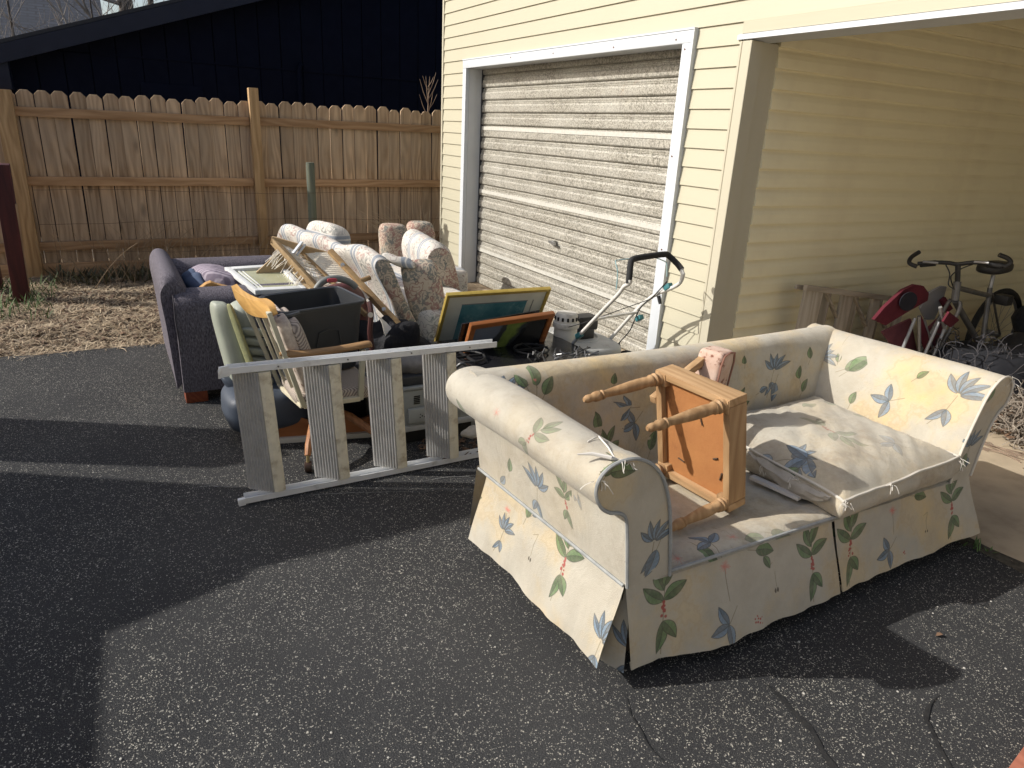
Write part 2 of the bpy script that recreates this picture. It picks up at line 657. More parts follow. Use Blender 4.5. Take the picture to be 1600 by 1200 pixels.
# ---- picket fence
PICK = wood('picket_wood', (0.57, 0.40, 0.25), (0.28, 0.175, 0.095), 'z', 42, 0.85, 0.6, grey=(0.37, 0.30, 0.225), knots=True)
RAILW = wood('rail_wood', (0.46, 0.29, 0.16), (0.30, 0.175, 0.088), 'y', 40, 0.85, 0.4)
POSTW = wood('post_wood', (0.47, 0.31, 0.16), (0.29, 0.18, 0.085), 'z', 45, 0.85, 0.4)
fence = thing('picket_fence', 'tall brown dog-eared wooden picket fence along the dry grass', 'fence', (XF, 1.4, 0))
w = 0.1315
for vi in range(1):
    pass
pmeshes = []
for h in (1.70, 1.715, 1.725):
    mb = MB().prism([(0, -w / 2, 0), (0, w / 2, 0), (0, w / 2, h - 0.036), (0, w / 2 - 0.036, h), (0, -w / 2 + 0.036, h), (0, -w / 2, h - 0.036)], (-0.017, 0, 0))
    pmeshes.append(make_mesh('picket', mb, (0, 0, 0), PICK, bevel=0.002, seg=1))
for i in range(46):
    y = -1.38 + i * 0.1355
    piece('picket', random.choice(pmeshes), fence, (XF + random.uniform(-.004, .003), y, 0.035 + 0.011 * y + random.uniform(-.004, .004)), (random.gauss(0, 0.003), random.gauss(0, 0.002), random.gauss(0, 0.02)), (1, random.uniform(0.965, 1.0), 1))
RX = XF + 0.003
for y0, y1, zs in ((-1.4, 1.36, (1.555, 0.944, 0.333)), (1.462, 4.8, (1.575, 0.955, 0.345))):
    for z in zs:
        part('rail', MB().beam((RX + 0.019, y0, z - 0.004), (RX + 0.019, y1, z + 0.004 * (y1 - y0)), 0.038, 0.082), RAILW, fence, bevel=0.004)
part('kick_board', MB().box((RX, -1.4, 0.0), (RX + 0.03, 1.34, 0.17)), RAILW, fence, bevel=0.004)
part('post', MB().box((RX, 1.365, -0.1), (RX + 0.095, 1.458, 1.89)), POSTW, fence, bevel=0.005)
part('post', MB().box((RX + 0.005, -0.80, -0.1), (RX + 0.1, -0.66, 1.73)), POSTW, fence, bevel=0.005)

# dark red post at the left edge, its neighbour, wire mesh and green stub
redw = wood('dark_red_wood', (0.085, 0.022, 0.022), (0.045, 0.014, 0.016), 'z', 40, 0.7, 0.4)
paleend = wood('pale_split', (0.30, 0.21, 0.13), (0.2, 0.13, 0.08), 'z', 40, 0.9, 0.4)
tt = thing('gate_post', 'dark red wooden gate post with a pale split edge at the left of the fence', 'post', (-7.15, -0.72, 0))
part('post_body', MB().beam((-7.16, -0.775, -0.1), (-7.06, -0.735, 1.16), 0.10, 0.12, (0, 1, 0)), redw, tt, bevel=0.006)
part('split_edge', MB().beam((-7.14, -0.715, -0.05), (-7.05, -0.68, 0.85), 0.03, 0.012, (0, 1, 0)), paleend, tt)
single('fence_post', MB().beam((-7.5, -0.99, -0.1), (-7.48, -0.97, 1.28), 0.11, 0.11, (0, 1, 0)), redw, 'almost black red post half cut off by the left edge behind the gate post', 'post', bevel=0.006)
stubm = wood('treated_green_wood', (0.16, 0.17, 0.12), (0.09, 0.105, 0.085), 'z', 40, 0.85, 0.4)
mb = MB().tube([(-7.68, 1.86, -0.1), (-7.68, 1.86, 1.17), (-7.68, 1.86, 1.195)], [0.044, 0.044, 0.041], 14)
single('round_post', mb, stubm, 'round grey-green treated post standing in front of the picket fence', 'post', smooth=True)
mb = MB()
for z in (0.34, 0.62, 0.90):
    pts = [V((-7.63, y, z + 0.015 * math.sin(y * 2 + z * 9) + 0.012 * mnoise.noise(V((y * 3, z, 0))))) for y in np.linspace(-0.6, 3.3, 40)]
    mb.tube(pts, 0.0022, 4)
for i in range(13):
    y = -0.5 + i * 0.3
    mb.tube([(-7.63, y, 0.05), (-7.63, y + 0.01, 0.9)], 0.0014, 3)
single('wire_mesh', mb, M('rusty_wire', (0.12, 0.075, 0.05), None, 10, 0.7, metal=0.3), 'thin rusty sagging farm wire strung in front of the fence boards', 'wire fence')

# twig sapling sticking up behind the fence
mb = MB()
def twig(p, d, l, rr, depth, r):
    p = V(p)
    pts = [p]
    dd = V(d).normalized()
    for k in range(4):
        dd = (dd + V((r.uniform(-.12, .12), r.uniform(-.12, .12), r.uniform(-.02, .1)))).normalized()
        pts.append(pts[-1] + dd * l / 4)
    mb.tube(pts, [rr * (1 - 0.17 * k) for k in range(5)], 5)
    if depth > 0:
        for k in range(1, 5):
            for _ in range(r.choice((1, 1, 2))):
                q = pts[k]
                nd_ = (dd + V((r.uniform(-.4, .4), r.uniform(-.9, .9), r.uniform(-.1, .6)))).normalized()
                twig(q, nd_, l * r.uniform(.35, .6), rr * 0.55, depth - 1, r)
r2 = random.Random(12)
mb.tube([(-8.9, 3.66, .4), (-8.9, 3.675, 1.7), (-8.9, 3.685, 1.95), (-8.9, 3.70, 2.2)], [.012, .009, .007, .003], 6)
for z0_, dy_, l_ in ((1.72, -.5, .26), (1.80, .55, .2), (1.88, -.45, .28), (1.93, .5, .24), (1.99, .35, .26), (2.04, -.55, .16), (2.08, .5, .12), (1.76, .2, .3), (1.9, -.15, .3)):
    mb.tube([(-8.9, 3.68, z0_), (-8.88, 3.68 + dy_ * l_ * .6, z0_ + l_ * .5), (-8.87, 3.68 + dy_ * l_, z0_ + l_)], [.006, .0045, .002], 5)
TWIG = M('twig_bark', (0.30, 0.22, 0.16), (0.18, 0.13, 0.10), 12, 0.9)
single('bare_sapling', mb, TWIG, 'thin bare sapling rising above the fence beside the yellow garage corner', 'sapling', smooth=True)

# ---- dark navy house behind the fence
navy = M('navy_paint', (0.0026, 0.0045, 0.0140), (0.0021, 0.0035, 0.0108), 4, 0.8, 0.3, 40, spec=0.1)
navy2 = M('navy_trim', (0.009, 0.013, 0.029), (0.007, 0.010, 0.022), 4, 0.55, spec=0.25)
HX = -11.0
rz = lambda y: 2.257 + 0.337 * (y + 0.928) if y < 5.6 else 2.257 + 0.337 * (2 * 5.6 - y + 0.928)
house = thing('navy_house', 'dark navy board-clad house with a sloping gable behind the fence', 'house', (HX, 3, 0))
part('wall', MB().prism([(HX - 0.03, -0.9, 0), (HX - 0.03, 12.1, 0), (HX - 0.03, 12.1, rz(12.1) - 0.2), (HX - 0.03, 5.6, rz(5.6) - 0.2), (HX - 0.03, -0.9, rz(-0.9) - 0.2)], (-7, 0, 0)), navy, house)
y = -0.88
while y < 5.6:
    y1 = y + 0.292
    zt0, zt1 = rz(y) - 0.1, rz(y1) - 0.1
    part('cladding_board', MB().box((HX - 0.03, y + 0.0035, 0.1), (HX, y1 - 0.0035, min(2.258, zt0))), navy, house, bevel=0.005, seg=1)
    if zt0 > 2.3:
        part('cladding_board', MB().prism([(HX - 0.03, y + 0.0035, 2.268), (HX - 0.03, y1 - 0.0035, 2.268), (HX - 0.03, y1 - 0.0035, zt1), (HX - 0.03, y + 0.0035, zt0)], (0.034, 0, 0)), navy, house, bevel=0.005, seg=1)
    y = y1
part('seam_strip', MB().box((HX, 0.0, 2.255), (HX + 0.012, 5.6, 2.28)), navy, house)
part('rake_board', MB().prism([(HX + 0.25, -1.9, rz(-1.9)), (HX + 0.25, 5.6, rz(5.6)), (HX + 0.25, 5.6, rz(5.6) - 0.2), (HX + 0.25, -1.9, rz(-1.9) - 0.2)], (0.03, 0, 0)), navy2, house)
part('eave_return', MB().box((HX - 0.5, -1.9, 1.78), (HX + 0.24, -0.86, 2.12)), navy2, house, bevel=0.01)
part('roof', MB().prism([(HX + 0.27, -1.95, rz(-1.95) + 0.005), (HX + 0.27, 5.6, rz(5.6) + 0.005), (HX + 0.27, 13.2, rz(13.2)), (HX + 0.27, 13.2, rz(13.2) + 0.05), (HX + 0.27, 5.6, rz(5.6) + 0.055), (HX + 0.27, -1.95, rz(-1.95) + 0.045)], (-7.5, 0, 0)), M('dark_shingle', (0.03, 0.032, 0.038), None, 30, 0.9), house)
part('vent_pipe', MB().tube([(HX + 0.06, 2.55, 1.2), (HX + 0.06, 2.56, 2.28), (HX + 0.06, 2.58, 2.33), (HX + 0.02, 2.6, 2.35)], 0.03, 8), navy, house, smooth=True)
part('window_shutter', MB().box((HX, 0.52, 1.2), (HX + 0.025, 1.27, 1.965)), navy, house, bevel=0.006)

# ---- grey shingled house far behind, top left
t = NT('grey_shingles')
br = t.nd('ShaderNodeTexBrick', {'Vector': t.co('UV'), 'Scale': 1.0, 'Mortar Size': 0.02, 'Brick Width': 0.30, 'Row Height': 0.13, 'Color1': (0.030, 0.036, 0.052, 1), 'Color2': (0.050, 0.058, 0.078, 1), 'Mortar': (0.012, 0.014, 0.02, 1)})
c = t.mix(t.step(t.noise(3, 4), 0.3, 0.7), br.outputs['Color'], (0.028, 0.033, 0.045))
t.bump(br.outputs['Fac'], -0.5, 0.03)
SHING = t.out(c, 0.9)
h2 = thing('shingled_house', 'house with a blue-grey shingled roof seen at the top left past bare twigs', 'house', (-21, -3, 0))
A, B_, C_, D_ = V((-17.5, -9, 2.35)), V((-17.5, 0.35, 2.35)), V((-22, 0.35, 4.9)), V((-22, -9, 4.9))
part('roof', MB().add([A, B_, C_, D_, A - V((0, 0, .12)), B_ - V((0, 0, .12)), C_ - V((0, 0, .12)), D_ - V((0, 0, .12))],
     [(0, 1, 2, 3), (7, 6, 5, 4), (0, 4, 5, 1), (1, 5, 6, 2), (2, 6, 7, 3), (3, 7, 4, 0)], [(0, 0), (9.35, 0), (9.35, 5.17), (0, 5.17)] * 2), SHING, h2)
part('roof', MB().add([D_, C_, C_ + V((-4.5, 0, -2.55)), D_ + V((-4.5, 0, -2.55))], [(0, 1, 2, 3)], [(0, 0), (9, 0), (9, 5), (0, 5)]), SHING, h2)
part('wall', MB().prism([(-17.9, 0.1, 0), (-17.9, 0.1, 2.4), (-22, 0.1, 4.7), (-26.1, 0.1, 2.4), (-26.1, 0.1, 0)], (0, -9, 0)), M('pale_wall', (0.42, 0.40, 0.38), None, 4, 0.8), h2)

# bare trees between the two houses
def tree(name, label, base, h, rad, seed, lean=(0, 0, 1), spread=1.0, nl=9, group=None):
    rr = random.Random(seed)
    o = thing(name, label, 'tree', base, group)
    tm = MB()
    base = V(base)
    pts = [base + V(lean) * h * k / 8 + V((0, mnoise.noise(V((k, seed, 0))) * 0.12, 0)) * (k / 4) for k in range(9)]
    tm.tube(pts, [rad * (1 - 0.08 * k) for k in range(9)], 10)
    part('trunk', tm, M('tree_bark', (0.11, 0.088, 0.07), (0.055, 0.045, 0.038), 14, 0.95, 0.8, 30), o, smooth=True)
    global mb
    mb = MB()
    for i in range(nl):
        q = pts[rr.randint(2, 8)]
        d = V((rr.uniform(-.6, .8), rr.uniform(-1, 1) * spread, rr.uniform(-.15, .9)))
        twig(q, d, rr.uniform(1.0, 2.4), rad * 0.22, 2, rr)
    part('branches', mb, M('pale_twig', (0.36, 0.32, 0.28), (0.20, 0.17, 0.15), 8, 0.9), o)
    return o


tree('bare_tree', 'thick bare tree trunk rising behind the navy roof at the top', (-14.6, 0.62, 0), 6.5, 0.16, 3, spread=1.2, nl=10, group='bare trees behind the navy house')
tree('bare_tree', 'slimmer bare tree just right of the thick trunk behind the navy roof', (-14.9, 1.02, 0), 6.5, 0.07, 5, spread=0.6, nl=5, group='bare trees behind the navy house')
tree('bare_tree', 'bare twiggy shrub in front of the grey shingles at the top left corner', (-14.2, -1.0, 0), 3.7, 0.035, 8, spread=1.2, nl=22, group='bare trees behind the navy house')
tree('bare_tree', 'tangled pale twigs low against the grey shingles beside the thick trunk', (-14.0, 0.1, 0), 3.3, 0.03, 11, spread=1.1, nl=22, group='bare trees behind the navy house')


# ================================================================== GARAGE
t = NT('cream_siding')
c = t.mix(t.step(t.noise(2.0, 4), 0.3, 0.7), (0.475, 0.445, 0.335), (0.46, 0.43, 0.322))
t.bump(t.noise(14, 3, 0.6, t.co('Object', scale=(0.1, 1, 6))), 0.06, 0.01)
SIDE = t.out(c, 0.5, 0, 0.4)
t = NT('cream_siding_dusty_lifted')
st = t.noise(2.2, 4, 0.6, t.co('Object', loc=(2, 5, 1)))
c = t.mix(t.step(t.noise(1.2, 4), 0.3, 0.7), (0.84, 0.77, 0.54), (0.80, 0.73, 0.51))  # same cream siding, base colour lifted to brighten the shaded carport wall
c = t.mix(t.mth('MULTIPLY', t.step(st, 0.5, 0.8), 0.3), c, (0.50, 0.40, 0.27))
SIDE2 = t.out(c, 0.6, 0, 0.35)
CREAMT = M('cream_trim', (0.49, 0.455, 0.35), (0.475, 0.44, 0.34), 5, 0.45)
WHITE = M('white_metal_trim', (0.59, 0.62, 0.65), (0.55, 0.58, 0.61), 4, 0.38, spec=0.5, grime=(0.55, 0.52, 0.47), gscale=8, gthr=(0.66, 0.8))
PLAIN = M('plain_board', (0.62, 0.57, 0.42), None, 4, 0.8)
gar = thing('garage', 'cream yellow sided garage with a roller door and an open carport bay', 'garage', (XL, YW, 0))
ZT = 3.3
DL, DR, DT = -6.885, -3.598, 2.236     # outer edges of the door trim
XR = 3.4
CB = 2.152                             # underside of the carport header
part('wall', MB().box((XL + 0.02, YW + 0.01, 0.0), (DL + 0.06, YW + 0.13, ZT)), PLAIN, gar)
part('wall', MB().box((DL + 0.06, YW + 0.01, DT - 0.06), (DR - 0.06, YW + 0.129, ZT)), PLAIN, gar)
part('wall', MB().box((DR - 0.06, YW + 0.01, 0.0), (XC - 0.03, YW + 0.13, ZT)), PLAIN, gar)
part('wall', MB().box((XC - 0.03, YW + 0.01, CB + 0.02), (XR, YW + 0.128, ZT)), PLAIN, gar)
part('side_wall', MB().box((XL, YW + 0.14, 0), (XL + 0.1, 10, ZT)), SIDE, gar)
part('carport_wall', MB().box((XC - 0.14, YW + 0.14, 0), (XC - 0.035, 9.6, ZT)), PLAIN, gar)
part('carport_back', MB().box((XC - 0.03, 9.6, 0), (XR, 9.7, ZT)), SIDE2, gar)
for yy_ in (YW, 6.4, 9.45):
    part('carport_post', MB().box((XR - 0.02, yy_ + .011, 0), (XR + 0.12, yy_ + .15, 3.02)), SIDE2, gar)
part('carport_ceiling', MB().box((XC - 0.03, YW + 0.14, 3.02), (XR - 0.002, 9.59, 3.1)), M('ceiling_board', (0.42, 0.38, 0.29), None, 4, 0.85), gar)
part('roof', MB().prism([(XL - 0.3, YW - 0.32, 3.36), (XL - 0.3, 6.6, 4.6), (XL - 0.3, 10.2, 3.36), (XL - 0.3, 10.2, 3.30), (XL - 0.3, YW - 0.32, 3.30)], (XR - XL + 0.6, 0, 0)), M('garage_shingle', (0.07, 0.065, 0.06), None, 20, 0.9), gar)
PIT = 0.1143


def board_mesh(L):
    mb = MB().prism([(0, -0.015, 0.003), (0, -0.015, 0), (0, 0.008, 0), (0, 0.008, PIT + 0.006), (0, -0.003, PIT + 0.006), (0, -0.005, PIT - 0.01)], (L, 0, 0))
    return make_mesh('siding_board', mb, (0, 0, 0), SIDE)


full = board_mesh(XR - XL - 0.04)
mL, mR = board_mesh(DL - XL - 0.035), board_mesh(XC - 0.09 - DR)
k0 = 2.131
for k in range(-19, 11):
    z = k0 + k * PIT
    if z > DT - 0.02:
        piece('siding_board', full, gar, (XL + 0.035, YW, z))
    elif z + PIT > DT + 0.03:
        piece('siding_board', mL, gar, (XL + 0.035, YW, z))
        piece('siding_board', board_mesh(XR - DR), gar, (DR, YW, z))
    else:
        piece('siding_board', mL, gar, (XL + 0.035, YW, z))
        piece('siding_board', mR, gar, (DR, YW, z))
        if z > CB - 0.005:
            pass
# inside wall of the carport
P2 = 0.1112
cm = make_mesh('siding_board', MB().prism([(0.019, 0, 0), (0.020, 0, 0.004), (0.018, 0, P2 * .5), (0.012, 0, P2 * .72), (0.004, 0, P2 * .88), (0.001, 0, P2 + 0.004), (-0.01, 0, P2 + 0.004), (-0.01, 0, 0)], (0, 9.6 - YW - 0.2, 0)), (0, 0, 0), SIDE2)
for k in range(-19, 8):
    piece('siding_board', cm, gar, (XC - 0.02, YW + 0.21, 2.131 + k * P2))
# corner posts and channels
part('corner_post', MB().box((XL, YW - 0.022, 0), (XL + 0.034, YW + 0.14, ZT)), CREAMT, gar, bevel=0.004)
part('corner_post', MB().prism([(XC - 0.092, YW - 0.024, 0), (XC, YW - 0.024, 0), (XC, YW + 0.075, 0), (XC - 0.012, YW + 0.075, 0), (XC - 0.012, YW + 0.21, 0), (XC - 0.05, YW + 0.21, 0), (XC - 0.05, YW - 0.002, 0), (XC - 0.092, YW - 0.002, 0)], (0, 0, CB - 0.008)), CREAMT, gar, bevel=0.003, seg=1)
part('post_groove', MB().box((XC - 0.072, YW - 0.0265, 0.0), (XC - 0.068, YW - 0.0235, CB - 0.01)), M('groove_shade', (0.42, 0.38, 0.27), None, 4, 0.7), gar)
part('header_flashing', MB().prism([(XC - 0.11, YW - 0.028, CB), (XC - 0.11, YW - 0.028, CB + 0.024), (XC - 0.11, YW - 0.016, CB + 0.03), (XC - 0.11, YW + 0.005, CB + 0.03), (XC - 0.11, YW + 0.12, CB - 0.004), (XC - 0.11, YW + 0.12, CB - 0.012)], (XR - XC, 0, 0)), WHITE, gar)
part('header_strip', MB().box((XC - 0.085, YW - 0.02, CB + 0.031), (XR, YW + 0.006, 2.245 - 0.001)), SIDE, gar)
# door trim: white metal casing, with a returned edge
TW = 0.072
part('door_casing', MB().box((DL, YW - 0.035, 0), (DL + TW, YW + 0.005, DT - TW)), WHITE, gar, bevel=0.004)
part('door_casing', MB().box((DR - TW - 0.02, YW - 0.035, 0), (DR, YW + 0.005, DT - TW)), WHITE, gar, bevel=0.004)
part('door_casing', MB().box((DL, YW - 0.036, DT - TW), (DR, YW + 0.004, DT)), WHITE, gar, bevel=0.004)
part('casing_lip', MB().box((DL - 0.008, YW - 0.04, DT + 0.001), (DR + 0.008, YW + 0.0, DT + 0.012)), WHITE, gar)
part('casing_lip', MB().box((DR + 0.001, YW - 0.041, 0), (DR + 0.01, YW + 0.0, DT)), WHITE, gar)
YD = YW + 0.165
JAMB = M('jamb_paint', (0.60, 0.615, 0.62), (0.55, 0.565, 0.575), 4, 0.5)
part('door_jamb', MB().box((DL + 0.02, YW + 0.006, 0), (DL + TW, YW + 0.075, DT - TW)), JAMB, gar)
part('door_jamb', MB().box((DL + 0.02, YW + 0.077, 0), (DL + TW - 0.006, YD + 0.03, DT - TW)), JAMB, gar)
part('door_jamb', MB().box((DR - TW - 0.02, YW + 0.006, 0), (DR - 0.02, YD + 0.03, DT - TW)), JAMB, gar)
part('door_head', MB().box((DL + 0.02, YW + 0.006, DT - TW + 0.002), (DR - 0.02, YD + 0.03, DT - 0.01)), JAMB, gar)
# roller door: corrugated slats with worn stippled paint
t = NT('stippled_door_paint')
RC = t.rco()
n1 = t.noise(85, 3, 0.75, RC)
n2 = t.noise(38, 4, 0.7, RC)
vv = t.vor(8, RC)
m_ = t.step(t.mth('ADD', t.mth('MULTIPLY', n1, 0.72), t.mth('MULTIPLY', n2, 0.28)), 0.43, 0.57)
c = t.mix(m_, (0.145, 0.134, 0.11), (0.455, 0.43, 0.365))
c = t.mix(t.step(t.noise(1.7, 4, 0.6, RC), 0.4, 0.75), c, t.mix(0.45, c, (0.56, 0.545, 0.49)))
c = t.mix(t.mth('MULTIPLY', t.step(t.noise(3.5, 5, 0.7, RC), 0.66, 0.76), 0.6), c, (0.33, 0.20, 0.11))
t.bump(n1, 0.35, 0.003)
DOORP = t.out(c, 0.5, 0.15, 0.45)
BAND = M('silver_band', (0.56, 0.55, 0.50), (0.47, 0.455, 0.40), 40, 0.5, 0.2, 200)
rd = part('roller_door', MB().box((DL + TW + 0.022, YD + 0.012, 0), (DR - TW - 0.022, YD + 0.03, DT - TW)), M('door_back', (0.16, 0.14, 0.11), None, 4, 0.7), gar)
S0, SP = 1.9986, 0.1163
xl, xr = DL + TW + 0.012, DR - TW - 0.024


def slat(h):
    # ribbed shoulder on top, broad bulge below, undercut at the foot
    pr = [(0.010, 0.0), (-0.010, 0.004), (-0.016, 0.012), (-0.0165, 0.03), (-0.0165, 0.062), (-0.014, 0.069), (-0.010, 0.072), (-0.006, 0.078), (-0.009, 0.082), (-0.009, 0.088), (-0.004, 0.091), (-0.007, 0.096), (-0.007, 0.101), (0.002, 0.106), (0.006, h - 0.0005), (0.010, h - 0.0005)]
    pr = [p for p in pr if p[1] < h]
    mb = MB().prism([(0, y, z) for y, z in pr], (xr - xl, 0, 0))
    return make_mesh('slat', mb, (0, 0, 0), DOORP)


sm = slat(SP)
for k in range(-17, 2):
    z = S0 + k * SP
    piece('slat', sm, rd, (xl, YD, z))
for z in (1.602, 0.984, 0.378):
    part('tape_band', MB().box((xl + 0.02, YD - 0.0215, z), (xr - 0.005, YD - 0.0175, z + 0.034)), BAND, gar)
    # rd is two deep already, so the bands hang on the garage
part('guide_rail', MB().box((DL + TW - 0.004, YD - 0.02, 0), (DL + TW + 0.011, YD + 0.02, DT - TW)), M('dark_gap', (0.05, 0.05, 0.055), None, 4, 0.6), gar)
mb = MB().tube([(-5.26, YD - 0.02, 0.695), (-5.26, YD - 0.05, 0.695)], 0.022, 10)
mb.beam((-5.31, YD - 0.055, 0.70), (-5.2, YD - 0.055, 0.69), 0.014, 0.022)
part('door_lock', mb, M('dull_chrome', (0.45, 0.45, 0.44), None, 10, 0.35, metal=0.8), gar)
# little rust spots and nail heads
mb = MB()
rr = random.Random(2)
for x, z in ((-5.9, 2.21), (-5.2, 2.2), (-4.4, 2.19), (-3.75, 2.19), (-3.66, 2.13), (-3.66, 1.5), (-3.65, 0.9)):
    mb.tube([(x, YW - 0.0345, z), (x, YW - 0.0385, z)], 0.006, 6)
part('nail_heads', mb, M('rust', (0.16, 0.08, 0.05), None, 20, 0.8), gar)['kind'] = 'stuff'

# ================================================================== UNSEEN BUILDING ADDED AT LEFT (outline shaped to cast the big asphalt shadow)
NY = -2.6
prof = [(-5.30, 0), (-5.30, 4.35), (-5.10, 3.87), (-4.86, 3.43), (-4.70, 3.22), (-4.54, 3.16), (-4.42, 3.0), (-4.22, 2.83), (-3.62, 2.80), (0.6, 2.80), (0.6, 0)]
K = SUN.x / SUN.y


def occ(px, py):
    g_ = gz(px, py, 0)
    return g_ + SUN * ((NY - g_.y) / SUN.y)


lowline = [occ(*p) for p in ((742, 797), (620, 825), (500, 846), (396, 871), (386, 904), (165, 990), (152, 1215))]
up1 = occ(380, 761)
up0 = occ(0, 737)
prof = [(up0.x, 0), (up0.x, up0.z), (up1.x, up1.z), (up1.x + 0.02, up1.z + 0.9), (lowline[0].x - 0.02, lowline[0].z + 0.12)] + [(p.x, p.z) for p in lowline] + [(0.4, lowline[-1].z), (0.4, 0)]
nb = thing('shadow_house', 'unseen pale house to the left, its outline shaped to cast the asphalt shadow', 'house', (-2, NY, 0))
part('wall', MB().prism([(x, NY, z) for x, z in prof], (0, -5, 0)), M('shadow_house_wall', (0.42, 0.42, 0.40), (0.38, 0.38, 0.37), 3, 0.8), nb)
b = [occ(*p) for p in ((0, 653), (390, 672), (390, 711), (0, 697))]  # unseen blocker added beside the house, shaped to cast the narrow shadow band
ch = MB().prism([(b[0].x, NY, 0), (b[0].x, NY, b[0].z), (b[1].x, NY, b[1].z), (b[2].x, NY, b[1].z + 0.1), (b[2].x, NY, b[2].z), (b[3].x, NY, b[3].z), (b[3].x, NY, 0)], (0, -0.35, 0))
single('shadow_pillar', ch, M('shadow_pillar_brown', (0.30, 0.16, 0.11), None, 10, 0.9), 'unseen tall pillar added to cast the narrow shadow band on the asphalt', 'pillar')

# unseen cream house added behind the viewer to bounce light into shaded sides
ah = thing('reflector_house', 'unseen cream house added behind the viewer to bounce warm light into the shade', 'house', (9.5, 0, 0))
part('wall', MB().box((7.7, -9, 0), (13, 7, 5.2)), M('reflector_cream', (0.74, 0.68, 0.56), (0.68, 0.62, 0.50), 2, 0.85), ah)
part('roof', MB().prism([(7.3, -9.4, 5.21), (10.35, -9.4, 7.0), (13.4, -9.4, 5.21)], (0, 16.8, 0)), M('dark_shingle', (0.03, 0.032, 0.038)), ah)
for y_ in (-6, -2.5, 1.0, 4.5):
    wf = part('window', MB().box((7.66, y_, 1.2), (7.698, y_ + 1.1, 2.6)), WHITE, ah)
    part('pane', MB().box((7.645, y_ + .08, 1.28), (7.658, y_ + 1.02, 2.52)), M('dark_glass', (0.02, 0.025, 0.03), None, 4, 0.1), wf)


# ================================================================== PRINTED FABRIC (painted into an image made here)
PPM = 620


class Cloth:
    def __init__(self, w, h):
        self.w, self.h = w, h
        self.W, self.H = int(w * PPM), int(h * PPM)
        self.a = np.zeros((self.H, self.W, 4), np.float32)

    def blend(self, x0, y0, mask, col):
        h, w = mask.shape
        X0, Y0 = max(0, x0), max(0, y0)
        X1, Y1 = min(self.W, x0 + w), min(self.H, y0 + h)
        if X1 <= X0 or Y1 <= Y0:
            return
        m = mask[Y0 - y0:Y1 - y0, X0 - x0:X1 - x0, None]
        c = col if getattr(col, 'ndim', 0) == 3 else np.broadcast_to(np.array(col, np.float32), (h, w, 3))
        c = c[Y0 - y0:Y1 - y0, X0 - x0:X1 - x0]
        t = self.a[Y0:Y1, X0:X1]
        ao = m + t[..., 3:] * (1 - m)
        t[..., :3] = np.where(ao > 1e-4, (c * m + t[..., :3] * t[..., 3:] * (1 - m)) / np.maximum(ao, 1e-4), c)
        t[..., 3:] = ao

    def leaf(self, u, v, ang, L, Wd, col, fade=1.0):
        "leaf with its base at (u, v) metres, pointing along ang (degrees, 0 = +u, 90 = up)"
        a = math.radians(ang)
        R = L * 1.05
        x0, y0 = int((u - R) * PPM), int((v - R) * PPM)
        n = int(2 * R * PPM) + 2
        yy, xx = np.mgrid[0:n, 0:n].astype(np.float32)
        X = (xx + x0 + .5) / PPM - u
        Y = (yy + y0 + .5) / PPM - v
        s = (X * math.cos(a) + Y * math.sin(a)) / L
        d = -X * math.sin(a) + Y * math.cos(a) - 0.06 * L * np.sin(np.clip(s, 0, 1) * 3.1)
        hw = Wd * np.sin(np.pi * np.clip(s, 0, 1) ** 0.8) ** 0.85
        e = (hw - np.abs(d)) * PPM
        mask = np.clip(e + 0.5, 0, 1) * (s > 0) * (s < 1)
        c = np.empty((n, n, 3), np.float32)
        q = np.clip(np.abs(d) / np.maximum(hw, 1e-4), 0, 1)
        vein = 0.5 + 0.5 * np.sin(s * 34 + q * 6 * np.sign(d))
        shade = 0.80 + 0.28 * (d > 0) + 0.20 * q * vein
        shade = np.where(np.abs(d) * PPM < 0.8, 0.55, shade)
        shade = np.where(e < 1.6, 0.5, shade)
        c[:] = np.array(col, np.float32)
        c *= shade[..., None]
        self.blend(x0, y0, (mask * fade).astype(np.float32), np.clip(c, 0, 1))

    def line(self, pts, wd, col, fade=1.0):
        for (u0, v0), (u1, v1) in zip(pts[:-1], pts[1:]):
            m = wd + 0.004
            x0, y0 = int((min(u0, u1) - m) * PPM), int((min(v0, v1) - m) * PPM)
            nx, ny = int((abs(u1 - u0) + 2 * m) * PPM) + 2, int((abs(v1 - v0) + 2 * m) * PPM) + 2
            yy, xx = np.mgrid[0:ny, 0:nx].astype(np.float32)
            X, Y = (xx + x0 + .5) / PPM, (yy + y0 + .5) / PPM
            L2 = (u1 - u0) ** 2 + (v1 - v0) ** 2 + 1e-9
            tt_ = np.clip(((X - u0) * (u1 - u0) + (Y - v0) * (v1 - v0)) / L2, 0, 1)
            dd = np.hypot(X - u0 - tt_ * (u1 - u0), Y - v0 - tt_ * (v1 - v0))
            self.blend(x0, y0, (np.clip((wd / 2 - dd) * PPM + .5, 0, 1) * fade).astype(np.float32), np.array(col, np.float32))

    def dot(self, u, v, r, col, fade=1.0):
        x0, y0 = int((u - r) * PPM) - 1, int((v - r) * PPM) - 1
        n = int(2 * r * PPM) + 4
        yy, xx = np.mgrid[0:n, 0:n].astype(np.float32)
        dd = np.hypot((xx + x0 + .5) / PPM - u, (yy + y0 + .5) / PPM - v)
        self.blend(x0, y0, (np.clip((r - dd) * PPM + .5, 0, 1) * fade).astype(np.float32), np.array(col, np.float32))

    def image(self, name):
        im = bpy.data.images.new(name, self.W, self.H, alpha=True)
        im.alpha_mode = 'STRAIGHT'
        im.pixels.foreach_set(self.a.ravel())
        im.update()
        return im


GRN, BLU, RED, PNK, STEM = (0.31, 0.42, 0.26), (0.37, 0.46, 0.54), (0.62, 0.13, 0.13), (0.78, 0.42, 0.38), (0.42, 0.38, 0.28)


